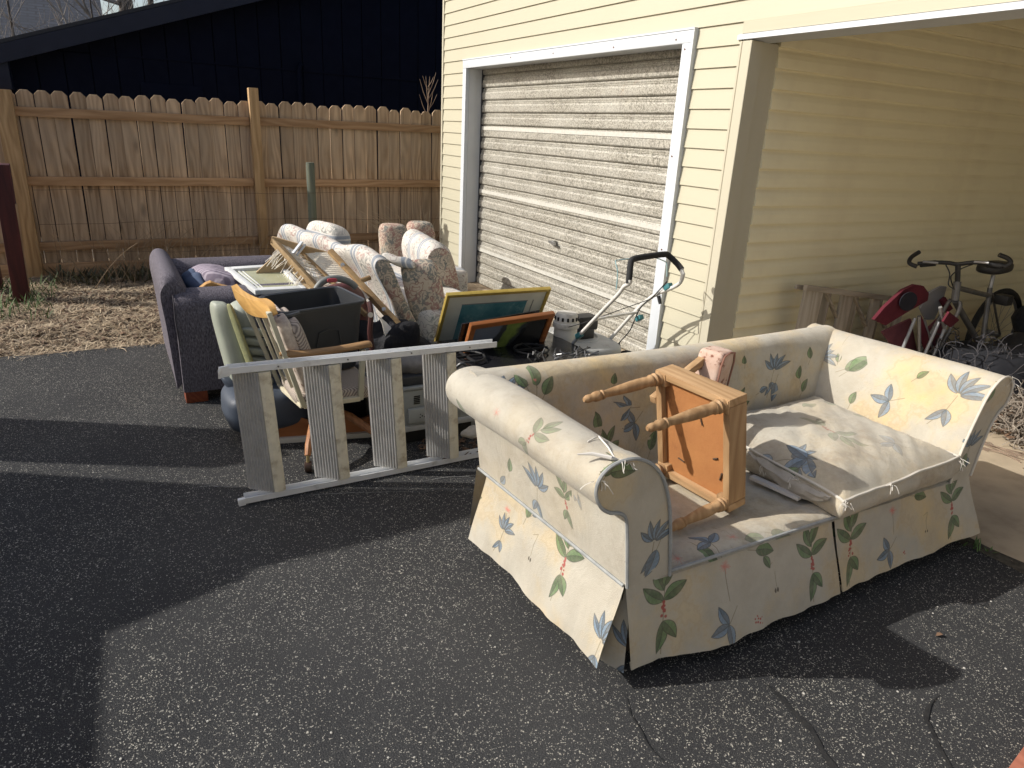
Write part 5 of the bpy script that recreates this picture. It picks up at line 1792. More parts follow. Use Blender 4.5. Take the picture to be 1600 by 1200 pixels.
# raised handle moulding on the near long side and on the end
fa, fb = shrink(rim, .93)[0].lerp(shrink(rim, .93)[1], .5), None
f0, f1 = shrink(rim, .89)[0], shrink(rim, .89)[1]
dirx = (f1 - f0).normalized()
outn = V((dirx.y, -dirx.x, 0))
def onface(a, z):
    f = .81 + (.94 - .81) * (z - .40) / (.70 - .40)
    q0, q1 = shrink(rim, f)[0], shrink(rim, f)[1]
    p = q0.lerp(q1, a)
    return V((p.x, p.y, z)) + outn * .004
part('moulding', MB().tube([onface(.40, .41), onface(.405, .54), onface(.44, .60), onface(.55, .615), onface(.68, .60), onface(.71, .54), onface(.715, .41)], .005, 6), TOTE, tote, smooth=True)
part('handle', MB().tube([rim[0].lerp(rim[1], .0) + V((.0, .03, -.012)), rim[0] + V((.015, -.0, -.012)), rim[0].lerp(rim[1], .12) + outn * .02 + V((0, 0, -.012)), rim[0].lerp(rim[1], .22) + outn * .008 + V((0, 0, -.01))], .012, 8), M('worn_black', (.06, .062, .066), (.04, .042, .045), 10, .45), tote, smooth=True)
part('handle', MB().beam(rim[2].lerp(rim[3], .35) + V((0, 0, -.03)), rim[2].lerp(rim[3], .65) + V((0, 0, -.03)), .02, .03), TOTE, tote, bevel=.005)

# ================================================================== KITCHEN CHAIR (oak, cane coloured, on castors)
OAKL = wood('honey_oak', (.60, .355, .115), (.46, .255, .075), 'x', 60, .45, .15, rnd=False)
OAKA = wood('worn_oak_arm', (.36, .215, .10), (.24, .135, .06), 'y', 60, .55, .2, rnd=False)
OLIVE = M('putty_metal', (.50, .47, .35), (.42, .395, .29), 12, .45, spec=.4)
t = NT('chair_weave')
wv1 = t.nd('ShaderNodeTexWave', {'Vector': t.co('Object', rot=(.4, .3, .78)), 'Scale': 34.0, 'Distortion': 1.5})
c = t.mix(wv1.outputs['Fac'], (.50, .43, .36), (.20, .165, .145))
t.bump(wv1.outputs['Fac'], .3, .004)
WEAVE = t.out(c, .95, 0, .15)
t = NT('chair_back_cloth')
n_ = t.noise(34, 3, .6)
f_ = t.mth('ABSOLUTE', t.mth('SUBTRACT', t.mth('FRACT', t.mth('MULTIPLY', t.noise(9, 1), 4.0)), .5))
c = t.mix(t.step(n_, .35, .6), (.62, .55, .47), (.44, .37, .32))
c = t.mix(t.mth('MULTIPLY', t.step(f_, .06, .03), .8), c, (.16, .10, .08))
BACKC = t.out(c, .95, 0, .15)
ch = thing('kitchen_chair', 'reclined castor kitchen chair with honey oak head rail and wooden arms behind the ladder', 'chair', (-3.4, .75, 0))
nA, nB = gx(420, 494, -3.2), gx(474, 634, -3.2)      # near upright, top and foot
fA, fB = gx(386, 489, -3.62), gx(437, 602, -3.62)
hd = [gx(361, 447, -3.66), gx(372, 458, -3.58), gx(393, 469, -3.44), gx(407, 470, -3.32), gx(419, 479, -3.22), gx(424, 493, -3.19)]
lo = [gx(379, 482, -3.65), gx(385, 488, -3.58), gx(396, 494, -3.46), gx(406, 496, -3.36), gx(414, 497, -3.26), gx(420, 497, -3.20)]
th = V((.0, .035, .012))
P = []
up_ = spline(hd, 4)
dn_ = spline(lo, 4)
for a, b in zip(up_, dn_):
    m_ = a.lerp(b, .5)
    P.append([a, m_ - th * .25, b, b + th * .7, m_ + th, a + th * .8])
part('head_rail', MB().grid(P, closed=True, cap=True), OAKL, ch, smooth=True, sharp=35)
part('upright', MB().beam(nA + V((0, 0, .02)), nB, .022, .042, (1, 0, 0)), OLIVE, ch, bevel=.004)
part('upright', MB().beam(fA + V((0, 0, .02)), fB, .022, .03, (1, 0, 0)), OLIVE, ch, bevel=.004)
for s in (.33, .64):
    part('back_slat', MB().beam(fA.lerp(nA, s) + V((0, .01, 0)), fB.lerp(nB, s) + V((0, .01, .0)), .016, .014, (1, 0, 0)), OLIVE, ch, bevel=.003)
# padded back inside the frame, seat pad
cb = (nA + nB + fA + fB) / 4 + V((.0, .075, .02))
upv = ((nA - nB) + (fA - fB)).normalized()
part('back_pad', MB().soft(cb, V((.19, 0, 0)), V((0, .035, .014)), upv * .215, .3, .35, 18, 26, .008, 6, 1), BACKC, ch, smooth=True)
part('back_pad_front', MB().soft(cb + V((.01, .05, .0)), V((.19, 0, 0)), V((0, .03, .012)), upv * .20, .35, .4, 18, 26, .008, 6, 2), WEAVE, ch, smooth=True)
part('seat_pad', MB().soft((-3.42, .86, .325), (.21, 0, 0), (0, .20, 0), (0, 0, .04), .4, .3, 14, 26, .008, 6, 3), WEAVE, ch, smooth=True)
sfz = .292
loop = [nB, gx(562, 622, -3.2), gx(562, 622, -3.2) + V((-.42, .03, .01)), fB]
part('seat_frame', MB().beam(loop[0], loop[1], .03, .024).beam(loop[1], loop[2], .03, .024).beam(loop[2], loop[3], .03, .024).beam(loop[3], loop[0], .03, .024), M('cream_rail', (.66, .60, .44), None, 10, .5), ch, bevel=.003)
part('arm_post', MB().beam(gx(567, 546, -3.2), gx(563, 624, -3.2), .026, .026, (1, 0, 0)), OLIVE, ch, bevel=.003)
part('arm_strut', MB().beam(gx(533, 552, -3.2), gx(530, 622, -3.2), .008, .008, (1, 0, 0)), M('thin_steel', (.5, .5, .48), None, 10, .4, metal=.6), ch)
for dx in (0,):
    a = [gx(x, y, -3.2) + V((dx, .03 * (dx < 0), .02 * (dx < 0))) for x, y in ((437, 553), (470, 553), (505, 549), (540, 544), (572, 538), (581, 539))]
    aa = spline(a, 4)
    P = []
    for i, p in enumerate(aa):
        s = i / (len(aa) - 1)
        hw = .026 * min(1, .35 + 5 * min(s, 1 - s) + .1)
        hh = .017 * min(1, .5 + 5 * min(s, 1 - s))
        P.append([p + V((hw * math.cos(k * math.pi / 5), 0, hh * math.sin(k * math.pi / 5))) for k in range(10)])
    part('armrest', MB().grid(P, closed=True, cap=True), OAKA, ch, smooth=True, sharp=60)
part('column', MB().tube([(-3.42, .82, .29), (-3.42, .82, .14)], .03, 12), M('dark_metal', (.03, .03, .03), None, 8, .45, metal=.4), ch, smooth=True)
for ang in (-52, 38, 128, 218):
    a = math.radians(ang)
    d_ = V((math.cos(a), math.sin(a), 0))
    c_ = V((-3.42, .82, 0))
    tip = c_ + d_ * .37
    if ang == -52:
        tip = V((-3.105, .675, 0))
        d_ = (tip - c_).normalized()
    lg = part('leg', MB().tube([c_ + d_ * .02 + V((0, 0, .20)), c_.lerp(tip, .5) + V((0, 0, .185)), c_.lerp(tip, .9) + V((0, 0, .125)), tip + V((0, 0, .085))], [.022, .022, .018, .014], 8), wood('leg_wood', (.36, .17, .075), (.26, .11, .045), 'z', 50, .5), ch, smooth=True)
    part('castor', MB().tube([tip + V((-.004, -.016, .027)), tip + V((.004, .016, .027))], [.027, .027], 14), M('castor_brown', (.055, .03, .02), (.03, .02, .015), 12, .4), lg, bevel=.004)
    part('castor_stem', MB().tube([tip + V((0, 0, .03)), tip + V((0, 0, .09))], .008, 8), M('brass', (.50, .40, .20), None, 10, .4, metal=.6), lg)

# ================================================================== PALE GREEN CAR SEAT
SAGE = M('sage_vinyl', (.34, .365, .30), (.285, .305, .25), 8, .55, .15, 150)
gs = thing('car_seat', 'pale sage green padded vehicle seat with a yellow strip between chair and loveseat', 'car seat', (-3.75, .5, 0))
part('side_bolster', MB().soft(gx(362, 548, -3.78), V((.10, .0, .02)), V((.02, .050, .0)), V((-.02, -.040, .265)), .42, .5, 20, 24, .01, 5, 1), SAGE, gs, smooth=True)
part('backrest', MB().soft(gx(384, 548, -3.80) + V((-.06, .03, 0)), V((.15, 0, .02)), V((.0, .05, .02)), V((-.02, -.04, .25)), .45, .45, 20, 24, .008, 5, 2), SAGE, gs, smooth=True)
t = NT('yellow_strip')
n_ = t.noise(30, 4, .7)
c = t.mix(t.step(n_, .4, .65), (.36, .36, .18), (.27, .28, .16))
part('yellow_strip', MB().soft(gx(381, 540, -3.64), V((.015, .014, 0)), V((-.012, .008, .0)), V((-.022, -.052, .22)), .5, .5, 16, 20, .006, 9, 1), t.out(c, .6, 0, .3), gs, smooth=True)
for k in range(6):
    p = gx(384 + k * 2.2, 520 + k * 15, -3.68)
    part('rib', MB().soft(p + V((-.0, .045, 0)), V((.03, .055, -.004)), V((-.02, .01, .0)), V((0, -.006, .02)), .5, .5, 10, 16), SAGE, gs, smooth=True)
NAVYV = M('navy_vinyl', (.055, .07, .095), (.035, .045, .065), 8, .55, .15, 150)
part('seat_base', MB().soft(V((-3.66, .60, .17)), V((.19, 0, 0)), V((0, .22, .0)), V((0, 0, .11)), .5, .4, 18, 24, .01, 5, 4), NAVYV, gs, smooth=True)
part('lower_shell', MB().soft(gx(372, 612, -3.76), V((.09, .0, 0)), V((.02, .05, -.02)), V((-.02, -.05, .10)), .5, .6, 14, 20, .008, 5, 6), NAVYV, gs, smooth=True)
part('plinth', MB().box((-3.85, .46, 0), (-3.52, .76, .08)), M('dark_metal', (.03, .03, .03)), gs, bevel=.01)

# brown curved valance board lying behind the ladder
bb = thing('curved_board', 'orange-brown board with a wavy top edge on the asphalt behind the ladder', 'board', (-3.42, .85, 0))
ORW = wood('orange_wood', (.36, .14, .05), (.27, .095, .032), 'y', 30, .5, .15)
ya, yb = .62, 1.14
P_ = []
for i in range(25):
    s = i / 24
    P_.append((s, .085 + .045 * math.sin(s * 2 * math.pi * 1.2 + .2) ** 2 + .02 * s))
poly = [V((-3.50 + .12 * s, ya + (yb - ya) * s, z)) for s, z in P_] + [V((-3.38, yb, .028)), V((-3.50, ya, .028))]
part('panel', MB().prism(poly, (-.02, 0.0, 0)), ORW, bb)
part('pale_edge', MB().beam((-3.49, ya, .014), (-3.37, yb, .014), .03, .028), M('pale_edge', (.56, .53, .46), None, 10, .6), bb, bevel=.003)
part('panel_end', MB().beam((-3.52, ya, .05), (-3.9, ya + .05, .05), .02, .1), ORW, bb)

# maroon shell with a grey rim behind the tote
MAR = M('maroon_shell', (.12, .035, .032), (.08, .024, .024), 7, .4, .05, 100, grime=(.25, .16, .14), gscale=6, gthr=(.62, .8))
ms = thing('maroon_shell_seat', 'maroon moulded seat shell with a grey top edge and red badge behind the black tote', 'seat', (-4.1, 1.15, .1))
c_ = gx(538, 492, -4.10)
part('shell', MB().soft(c_ + V((-.02, 0, -.10)), V((.10, .0, 0)), V((-.05, .175, .0)), V((-.03, 0, .285)), .75, .55, 22, 32, .004, 4, 2), MAR, ms, smooth=True)
part('grey_rim', MB().tube(spline([gx(x, y, -4.06) for x, y in ((494, 452), (503, 441), (517, 435.5), (533, 436), (548, 442), (556, 449))], 4), .020, 10), M('grey_rim', (.19, .20, .19), None, 8, .5), ms, smooth=True)
part('red_badge', MB().soft(gx(519, 438, -4.03), V((.006, .0, 0)), V((0, .030, 0)), V((-.004, 0, .011)), .5, .4, 8, 16), M('red_badge', (.42, .05, .06), None, 8, .35), ms, smooth=True)
part('side_arm', MB().tube(spline([gx(577, 472, -3.92), gx(580, 490, -3.88), gx(578, 520, -3.86), gx(582, 548, -3.84)], 4), .016, 8), M('dark_maroon', (.06, .018, .016), None, 8, .5), ms, smooth=True)
part('bolt', MB().tube([gx(579, 492, -3.87), gx(579, 492, -3.845)], .016, 14), M('bolt_steel', (.55, .53, .48)), ms)

# black bag, white cloth, patterned cloth behind the chair arm
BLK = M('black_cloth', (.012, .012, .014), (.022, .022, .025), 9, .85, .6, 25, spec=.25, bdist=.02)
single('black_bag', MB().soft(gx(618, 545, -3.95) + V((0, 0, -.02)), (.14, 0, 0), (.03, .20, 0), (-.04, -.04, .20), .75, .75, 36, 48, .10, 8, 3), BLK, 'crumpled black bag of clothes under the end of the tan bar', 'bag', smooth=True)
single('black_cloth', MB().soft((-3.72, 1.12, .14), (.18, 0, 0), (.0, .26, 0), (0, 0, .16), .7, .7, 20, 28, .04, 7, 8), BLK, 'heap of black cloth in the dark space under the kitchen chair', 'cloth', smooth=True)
wc = MB()
P = []
for i in range(13):
    s = i / 12
    a_, b_ = gx(582 + 52 * s, 485 + 46 * s, -3.92), gx(588 + 44 * s, 492 + 44 * s, -3.88)
    if .15 < s < .5:
        b_ = b_ + V((.02, .0, -.10 * math.sin((s - .15) / .35 * 3.14)))
    P.append([a_ + V((0, 0, .01 * mnoise.noise(V((s * 9, 0, 0))))), a_.lerp(b_, .5) + V((.012, 0, .004)), b_])
wc.grid(P)
single('white_rag', wc, M('white_rag', (.72, .70, .66), (.6, .57, .52), 20, .95, .4, 60), 'strip of white and printed rag hanging from the tan bar over the black bag', 'rag', smooth=True)

# ================================================================== PICTURES, BOXES AND APPLIANCES
def framed(name, label, TLp, TRp, down, wbar, depth, fm, parts, tilt=None, cat='picture'):
    o = thing(name, label, cat, tuple(TLp + down))
    ex_ = TRp - TLp
    W_, H_ = ex_.length, down.length
    ex_, ez_ = ex_.normalized(), down.normalized()
    n_ = ex_.cross(ez_).normalized()
    if n_.x < 0:
        n_ = -n_
    P0 = lambda a, b, c=0: TLp + ex_ * a + ez_ * b + n_ * c
    def bar(a0, a1, b0, b1, nm='frame_bar', m=None, d0=0, d1=depth):
        part(nm, MB().obox(P0(a0, b0, -d0), ex_ * (a1 - a0), ez_ * (b1 - b0), -n_ * (d1 - d0)), m or fm, o, bevel=.004)
    bar(0, W_, 0, wbar)
    bar(0, W_, H_ - wbar, H_)
    bar(0, wbar, wbar + .0005, H_ - wbar - .0005)
    bar(W_ - wbar, W_, wbar + .0005, H_ - wbar - .0005)
    def sheet(nm, a0, a1, b0, b1, d, m):
        part(nm, MB().add([P0(a0 * W_, b0 * H_, -d), P0(a1 * W_, b0 * H_, -d), P0(a1 * W_, b1 * H_, -d), P0(a0 * W_, b1 * H_, -d), P0(a0 * W_, b0 * H_, -d - .003), P0(a1 * W_, b0 * H_, -d - .003), P0(a1 * W_, b1 * H_, -d - .003), P0(a0 * W_, b1 * H_, -d - .003)],
             [(0, 1, 2, 3), (7, 6, 5, 4), (0, 4, 5, 1), (1, 5, 6, 2), (2, 6, 7, 3), (3, 7, 4, 0)], [(0, 1), (1, 1), (1, 0), (0, 0)] * 2), m, o)
    parts(sheet)
    return o


GOLD = M('gold_frame', (.52, .385, .10), (.42, .30, .07), 30, .35, metal=.35)
MAT_ = M('picture_mat', (.62, .64, .56), None, 4, .7)
t = NT('teal_print')
c = t.mix(t.step(t.noise(5, 6, .65), .35, .65), (.05, .17, .21), (.12, .28, .30))
c = t.mix(t.step(t.noise(14, 5, .7), .55, .75), c, (.22, .36, .36))
TEAL = t.out(c, .12, 0, .6)
TLp, TRp = gz(699, 462, .62), gz(862, 452, .63)
framed('gold_framed_print', 'large gold framed teal print with a pale mat leaning above the other frames', TLp, TRp, V((-.26, .02, -.44)), .022, .03, GOLD,
       lambda s: (s('mat', .02, .98, .02, .98, .012, MAT_), s('print', .17, .80, .2, .97, .009, TEAL), s('print_line', .165, .805, .19, .2, .0085, M('mat_line', (.2, .22, .22), None, 4, .6)), s('print_line', .86, .865, .19, .97, .0085, M('mat_line', (.2, .22, .22)))))
CHERRY = wood('cherry_frame', (.33, .125, .042), (.24, .085, .028), 'y', 30, .4, .1, rnd=False)
t = NT('dark_landscape')
sx = t.nd('ShaderNodeSeparateXYZ', {'Vector': t.co('UV')})
n_ = t.noise(4, 5, .6)
d_ = t.mth('ADD', t.mth('ADD', sx.outputs[0], t.mth('MULTIPLY', sx.outputs[1], -.25)), t.mth('MULTIPLY', n_, .35))
c = t.mix(t.step(d_, .30, .34), (.12, .145, .20), (.035, .04, .048))
c = t.mix(t.mth('MULTIPLY', t.step(d_, .42, .45), t.step(d_, .64, .6)), c, t.mix(t.noise(22, 4), (.22, .30, .08), (.07, .11, .03)))
c = t.mix(t.step(d_, .66, .70), c, (.014, .015, .018))
LAND = t.out(c, .12, 0, .6)
TLp, TRp = gz(737, 509, .505), gz(868, 490, .52)
framed('cherry_framed_print', 'smaller reddish wood framed dark landscape print in front of the gold frame', TLp, TRp, V((-.20, .02, -.36)), .038, .03, CHERRY,
       lambda s: (s('print', .04, .96, .05, .96, .012, LAND),))
bk_ = MB().prism([gz(733, 509, .50) + V((-.05, -.02, .0)), gz(850, 490, .51) + V((-.05, 0, .01)), gz(850, 490, .51) + V((-.24, 0, -.34)), gz(733, 509, .50) + V((-.24, 0, -.34))], (-.015, 0, 0))
single('black_board', bk_, M('gloss_black', (.012, .012, .014), None, 6, .25, spec=.6), 'thin black panel sandwiched between the gold and reddish framed prints', 'panel', bevel=.004)

ap = thing('black_cooktop', 'black topped appliance with a grey body lying flat under the framed prints', 'appliance', (-3.55, 1.9, 0))
part('body', MB().box((-4.0, 1.46, .02), (-3.26, 2.55, .265)), M('grey_enamel', (.34, .355, .35), (.28, .29, .285), 10, .45, grime=(.2, .2, .19)), ap, bevel=.012)
part('top', MB().box((-4.02, 1.45, .27), (-3.24, 2.56, .30)), M('gloss_black', (.012, .012, .014)), ap, bevel=.008)
for y_ in (1.75, 2.2):
    part('grate', MB().tube([V((-3.6 + .11 * math.cos(a), y_ + .11 * math.sin(a), .318)) for a in np.linspace(0, 6.283, 24)], .007, 6).beam((-3.72, y_, .318), (-3.48, y_, .318), .01, .014).beam((-3.6, y_ - .12, .318), (-3.6, y_ + .12, .318), .01, .014), M('cast_black', (.015, .015, .016), None, 10, .6), ap)
mb = MB()
rr = random.Random(13)
for k in range(26):
    p = V((-3.35 + rr.uniform(-.12, .06), 2.35 + rr.uniform(-.28, .16), .31))
    d1_ = V((rr.uniform(-1, 1), rr.uniform(-1, 1), rr.uniform(.1, .9))).normalized()
    mb.tube([p, p + d1_ * .05, p + d1_ * .08 + V((0, .03, .0))], .005, 5)
part('burner_parts', mb, M('scrap_metal', (.16, .16, .16), (.04, .04, .04), 30, .4, metal=.6), ap, kind='stuff')

ht = thing('grey_heater', 'grey metal heater box with vent slots and an outlet cover behind the ladder', 'heater', (-3.35, 1.3, 0))
GE = M('heater_grey', (.33, .345, .33), (.27, .285, .27), 10, .5, grime=(.2, .2, .18), gscale=7)
hx = -3.22
hA, hB = gx(612, 597, hx), gx(716, 590, hx)
y0_, y1_ = 1.10, 1.62
part('cabinet', MB().box((hx - .32, y0_, .075), (hx, y1_, .30)), GE, ht, bevel=.012)
part('top_plate', MB().box((hx - .33, y0_ - .01, .303), (hx + .006, y1_ + .01, .318)), GE, ht, bevel=.004)
part('black_top', MB().box((hx - .31, y0_, .32), (hx - .02, y1_, .37)), M('black_plastic', (.02, .02, .02)), ht, bevel=.01)
part('bottom_rail', MB().box((hx - .02, y0_ - .01, .075), (hx + .018, y1_ + .01, .105)), M('pale_rail', (.50, .51, .50), None, 10, .4), ht, bevel=.006)
part('plinth', MB().box((hx - .30, y0_ + .01, 0), (hx - .01, y1_ - .01, .072)), M('dark_metal', (.03, .03, .03)), ht)
for k in range(5):
    for j in range(5):
        y_ = y0_ + .065 + k * .098
        part('vent_slot', MB().box((hx + .0005, y_, .222 + j * .010), (hx + .003, y_ + .035, .228 + j * .010)), M('slot_black', (.01, .01, .01), None, 5, .8), ht)
pl = part('outlet_cover', MB().box((hx + .001, 1.225, .125), (hx + .028, 1.38, .205)), M('cover_grey', (.40, .415, .40), None, 8, .4), ht, bevel=.01)
part('socket_holes', MB().tube([(hx + .029, 1.30, .162), (hx + .031, 1.30, .162)], .004, 6).tube([(hx + .029, 1.315, .168), (hx + .031, 1.315, .168)], .003, 6).tube([(hx + .029, 1.29, .172), (hx + .031, 1.29, .172)], .003, 6).tube([(hx + .029, 1.288, .155), (hx + .031, 1.288, .155)], .003, 6).tube([(hx + .029, 1.312, .155), (hx + .031, 1.312, .155)], .003, 6), M('slot_black', (.01, .01, .01)), pl, kind='stuff')
single('black_hose', MB().tube(spline([gx(712, 575, -3.12), gx(722, 568, -3.10), gx(735, 578, -3.08), gx(738, 592, -3.06), gx(722, 600, -3.05), gx(716, 620, -3.05)], 5), .008, 7), M('black_plastic', (.02, .02, .02)), 'loop of black hose between the grey heater and the near sofa arm', 'hose', smooth=True)
single('crumpled_paper', MB().soft(gx(738, 676, -3.0), (.05, 0, 0), (.0, .06, .0), (0, 0, .022), .8, .8, 14, 20, .03, 16, 2), M('dirty_paper', (.40, .38, .33), (.28, .25, .2), 14, .95, .4, 40), 'crumpled dirty paper on the ground between ladder and sofa', 'paper', smooth=True)
struct('leaf_scraps', blades(140, (-3.2, -2.95), (1.25, 1.75), (.02, .06), .010, (0, .5), lambda x, y: .004, 31), M('dead_leaf', (.17, .1, .06)), kind='stuff')
single('grey_rags', MB().soft(gx(640, 568, -3.38), (.10, 0, 0), (0, .15, 0), (0, 0, .05), .8, .8, 16, 24, .045, 12, 7), M('grey_rag', (.20, .185, .17), (.09, .085, .08), 15, .95, .5, 50), 'grey rags heaped on top of the grey heater', 'rags', smooth=True)


# ================================================================== LAWN MOWER
mw_ = thing('lawn_mower', 'old white push lawn mower with a black foam grip by the roller door', 'mower', (-3.9, 2.75, 0))
TUBE = M('white_enamel_tube', (.70, .69, .65), (.60, .58, .53), 25, .4, grime=(.40, .33, .26), gscale=22, gthr=(.6, .75))
GREYT = M('grey_tube', (.36, .375, .375), (.30, .31, .31), 12, .45)
FOAM = M('foam_grip', (.02, .02, .021), (.03, .03, .03), 30, .9, .3, 200)
TEALP = M('teal_plastic', (.05, .19, .21), (.035, .14, .155), 8, .5)
yl, yr = 2.57, 2.985
L0, L1, L2, L3 = gy(983, 443, yl), gy(975, 448, yl), gy(940, 487, yl), gy(905, 524, yl)
R0, R1, R2, R3 = gy(1067, 430, yr), gy(1063, 441, yr), gy(1005, 474, yr), gy(932, 555, yr)
part('handle_tube', MB().tube(spline([L0 + V((0, 0, .02)), L0, L1, gy(966, 460, yl), L2, L3], 4), .0125, 10), TUBE, mw_, smooth=True)
part('handle_tube', MB().tube(spline([R0 + V((0, 0, .01)), R0, R1, gy(1052, 449, yr), R2, R3], 4), .0125, 10), TUBE, mw_, smooth=True)
low = gy(868, 572, yl)
part('lower_tube', MB().tube([L3 + V((.01, 0, .01)), low], .012, 10), GREYT, mw_, smooth=True)
part('lower_tube', MB().tube([R3, R3 + (R3 - R2).normalized() * .12], .012, 10), GREYT, mw_, smooth=True)
part('handle_tube', MB().tube([gy(1064, 419, yr), R0 + V((0, 0, .005))], .0125, 10), TUBE, mw_, smooth=True)
gp = [L0 + V((-.004, 0, .0)), gy(984, 425, yl + .01), gy(986, 409, yl + .03), gy(992, 404, yl + .07), gy(1012, 400.5, yl + .18), gy(1036, 397.5, yr - .10), gy(1044, 399, yr - .05), gy(1058, 412, yr - .01), gy(1065, 421, yr)]
part('foam_grip', MB().tube(spline(gp, 4), .0185, 12), FOAM, mw_, smooth=True)
cross0, cross1 = gy(928, 500, yl), gy(996, 488, yr)
part('cross_bar', MB().tube([cross0, cross0.lerp(cross1, .3) + V((0, 0, .005)), cross1], .010, 8), TUBE, mw_, smooth=True)
part('bail_wire', MB().tube(spline([gy(963, 452, yl), gy(965, 425, yl), gy(962, 409, yl + .0), gy(968, 406, yl + .03), gy(1015, 402, yl + .22), gy(1038, 408, yr - .02), gy(1042, 415, yr), gy(1042, 432, yr)], 4), .0035, 6), M('blue_wire', (.22, .40, .43), (.3, .42, .42), 20, .5), mw_, smooth=True)
for p, q in ((L3, V((0, 0, 0))), (R3, V((0, 0, 0))), (gy(1044, 448, yr), V((0, 0, 0))), (gy(999, 497, yr), V((0, 0, 0)))):
    part('bracket', MB().cbox(p, V((.022, 0, .016)), V((0, .018, 0)), V((-.012, 0, .017)) * .8), TEALP, mw_, bevel=.006)
for p in (gy(1029, 462, yr - .015), gy(966, 536, yr)):
    part('cable_clamp', MB().tube([p, p + V((.02, .005, -.05))], [.013, .010], 8), FOAM, mw_, smooth=True)
part('cable', MB().tube(spline([gy(1042, 440, yr - .02), gy(1022, 462, yr - .02), gy(1000, 482, yr - .02), gy(985, 515, yr - .01), gy(968, 535, yr), gy(955, 552, yr - .05), gy(940, 565, yr - .1)], 5), .004, 6), FOAM, mw_, smooth=True)
part('cable', MB().tube(spline([gy(1020, 466, yr - .03), gy(975, 482, yr - .15), gy(925, 500, yl + .05), gy(893, 510, yl + .02), gy(870, 515, yl)], 5), .003, 5), FOAM, mw_, smooth=True)
DECK = M('deck_grey', (.42, .425, .41), (.33, .335, .32), 9, .45, grime=(.2, .19, .17), gscale=8)
dc = V((-3.93, 2.76, .19))
part('deck', MB().soft(dc, (.32, 0, 0), (0, .25, 0), (0, 0, .075), .45, .5, 18, 32), DECK, mw_, smooth=True)
part('deck_ridge', MB().tube([dc + V((.18 * math.cos(a), .15 * math.sin(a), .07)) for a in np.linspace(0, 6.283, 28)], .014, 8), DECK, mw_, smooth=True)
ec = gy(884, 545, 2.62)
ENG = M('engine_cream', (.60, .585, .53), (.48, .46, .41), 12, .5, grime=(.25, .22, .19), gscale=11)
ex0 = V((ec.x - .02, ec.y, .22))
part('engine_body', MB().lathe(ex0, ex0 + V((0, 0, .14)), [(0, .075), (.1, .08), (.9, .08), (1, .078)], 24), ENG, mw_, smooth=True, sharp=40)
part('engine_cowl', MB().lathe(ex0 + V((0, 0, .142)), ex0 + V((0, 0, .24)), [(0, .09), (.15, .093), (.35, .09), (.38, .08), (.85, .076), (1, .066)], 28), ENG, mw_, smooth=True, sharp=40)
for k in range(14):
    a = 2 * math.pi * k / 14
    p = ex0 + V((.079 * math.cos(a), .079 * math.sin(a), .205))
    part('vent_slot', MB().cbox(p, V((.004 * math.cos(a), .004 * math.sin(a), 0)), V((-.007 * math.sin(a), .007 * math.cos(a), 0)), V((0, 0, .012))), M('slot_black', (.01, .01, .01)), mw_)
part('fuel_tank', MB().soft(ex0 + V((-.05, .17, .06)), (.08, 0, 0), (0, .07, 0), (0, 0, .06), .4, .4, 12, 20), M('tank_black', (.03, .03, .03), None, 9, .5), mw_, smooth=True)
part('filter_box', MB().box(tuple(ex0 + V((-.10, .12, .10))), tuple(ex0 + V((.02, .26, .20)))), M('tank_black', (.03, .03, .03)), mw_, bevel=.015)
for dx in (-.28, .27):
    for dy in (-.27, .27):
        w_ = part('wheel', MB().tube([V((dc.x + dx, dc.y + dy - .022, .10)), V((dc.x + dx, dc.y + dy + .022, .10))], .10, 24), M('tyre', (.02, .02, .02), None, 20, .85, .3, 80), mw_, bevel=.012)
        part('hub', MB().tube([V((dc.x + dx, dc.y + dy - .026, .10)), V((dc.x + dx, dc.y + dy + .026, .10))], .055, 20), M('hub_white', (.55, .54, .50), None, 10, .5), w_, bevel=.006)

# ================================================================== THINGS INSIDE THE CARPORT
# old wooden stepladder on its side against the wall
OLDW = wood('old_grey_wood', (.42, .37, .30), (.28, .24, .185), 'z', 40, .9, .5)
OLDX = wood('old_grey_wood_y', (.40, .355, .29), (.27, .23, .18), 'y', 40, .9, .5)
ol = thing('wooden_stepladder', 'old grey wooden stepladder lying on its side against the carport wall', 'ladder', (-2.98, 4.4, 0))
ox = -2.93
tA, tB = gx(1258, 449, ox), gx(1420, 470, ox)
part('side_rail', MB().beam(tA, tB, .03, .035), OLDX, ol, bevel=.004)
part('side_rail', MB().beam(tA + V((-.07, .0, -.01)), tB + V((-.07, 0, -.01)), .02, .03), OLDX, ol, bevel=.004)
bA, bB = V((ox, tA.y - .02, .035)), V((ox, tB.y, .10))
part('side_rail', MB().beam(bA, bB, .03, .06), OLDX, ol, bevel=.004)
for s, w_ in ((.03, .17), (.36, .10), (.66, .06), (.92, .05)):
    p, q = tA.lerp(tB, s), bA.lerp(bB, s)
    part('tread', MB().obox(p + V((-.012, -.0, -.018)), V((.02, w_ * .85, 0)), V((-.025, 0, 0)), q - p + V((0, 0, .04))), OLDW, ol, bevel=.003)
for s0, s1 in ((.22, .40), (.48, .66), (.72, .86)):
    part('brace', MB().beam(tA.lerp(tB, s0) + V((-.03, 0, -.02)), tA.lerp(tB, s1) + V((-.03, 0, -.22)), .014, .03, (1, 0, 0)), OLDX, ol, bevel=.002)
    part('back_slat', MB().beam(tA.lerp(tB, s0 + .05) + V((-.075, 0, -.02)), bA.lerp(bB, s0 + .05) + V((-.075, 0, 0)), .012, .09, (1, 0, 0)), OLDW, ol, bevel=.002)

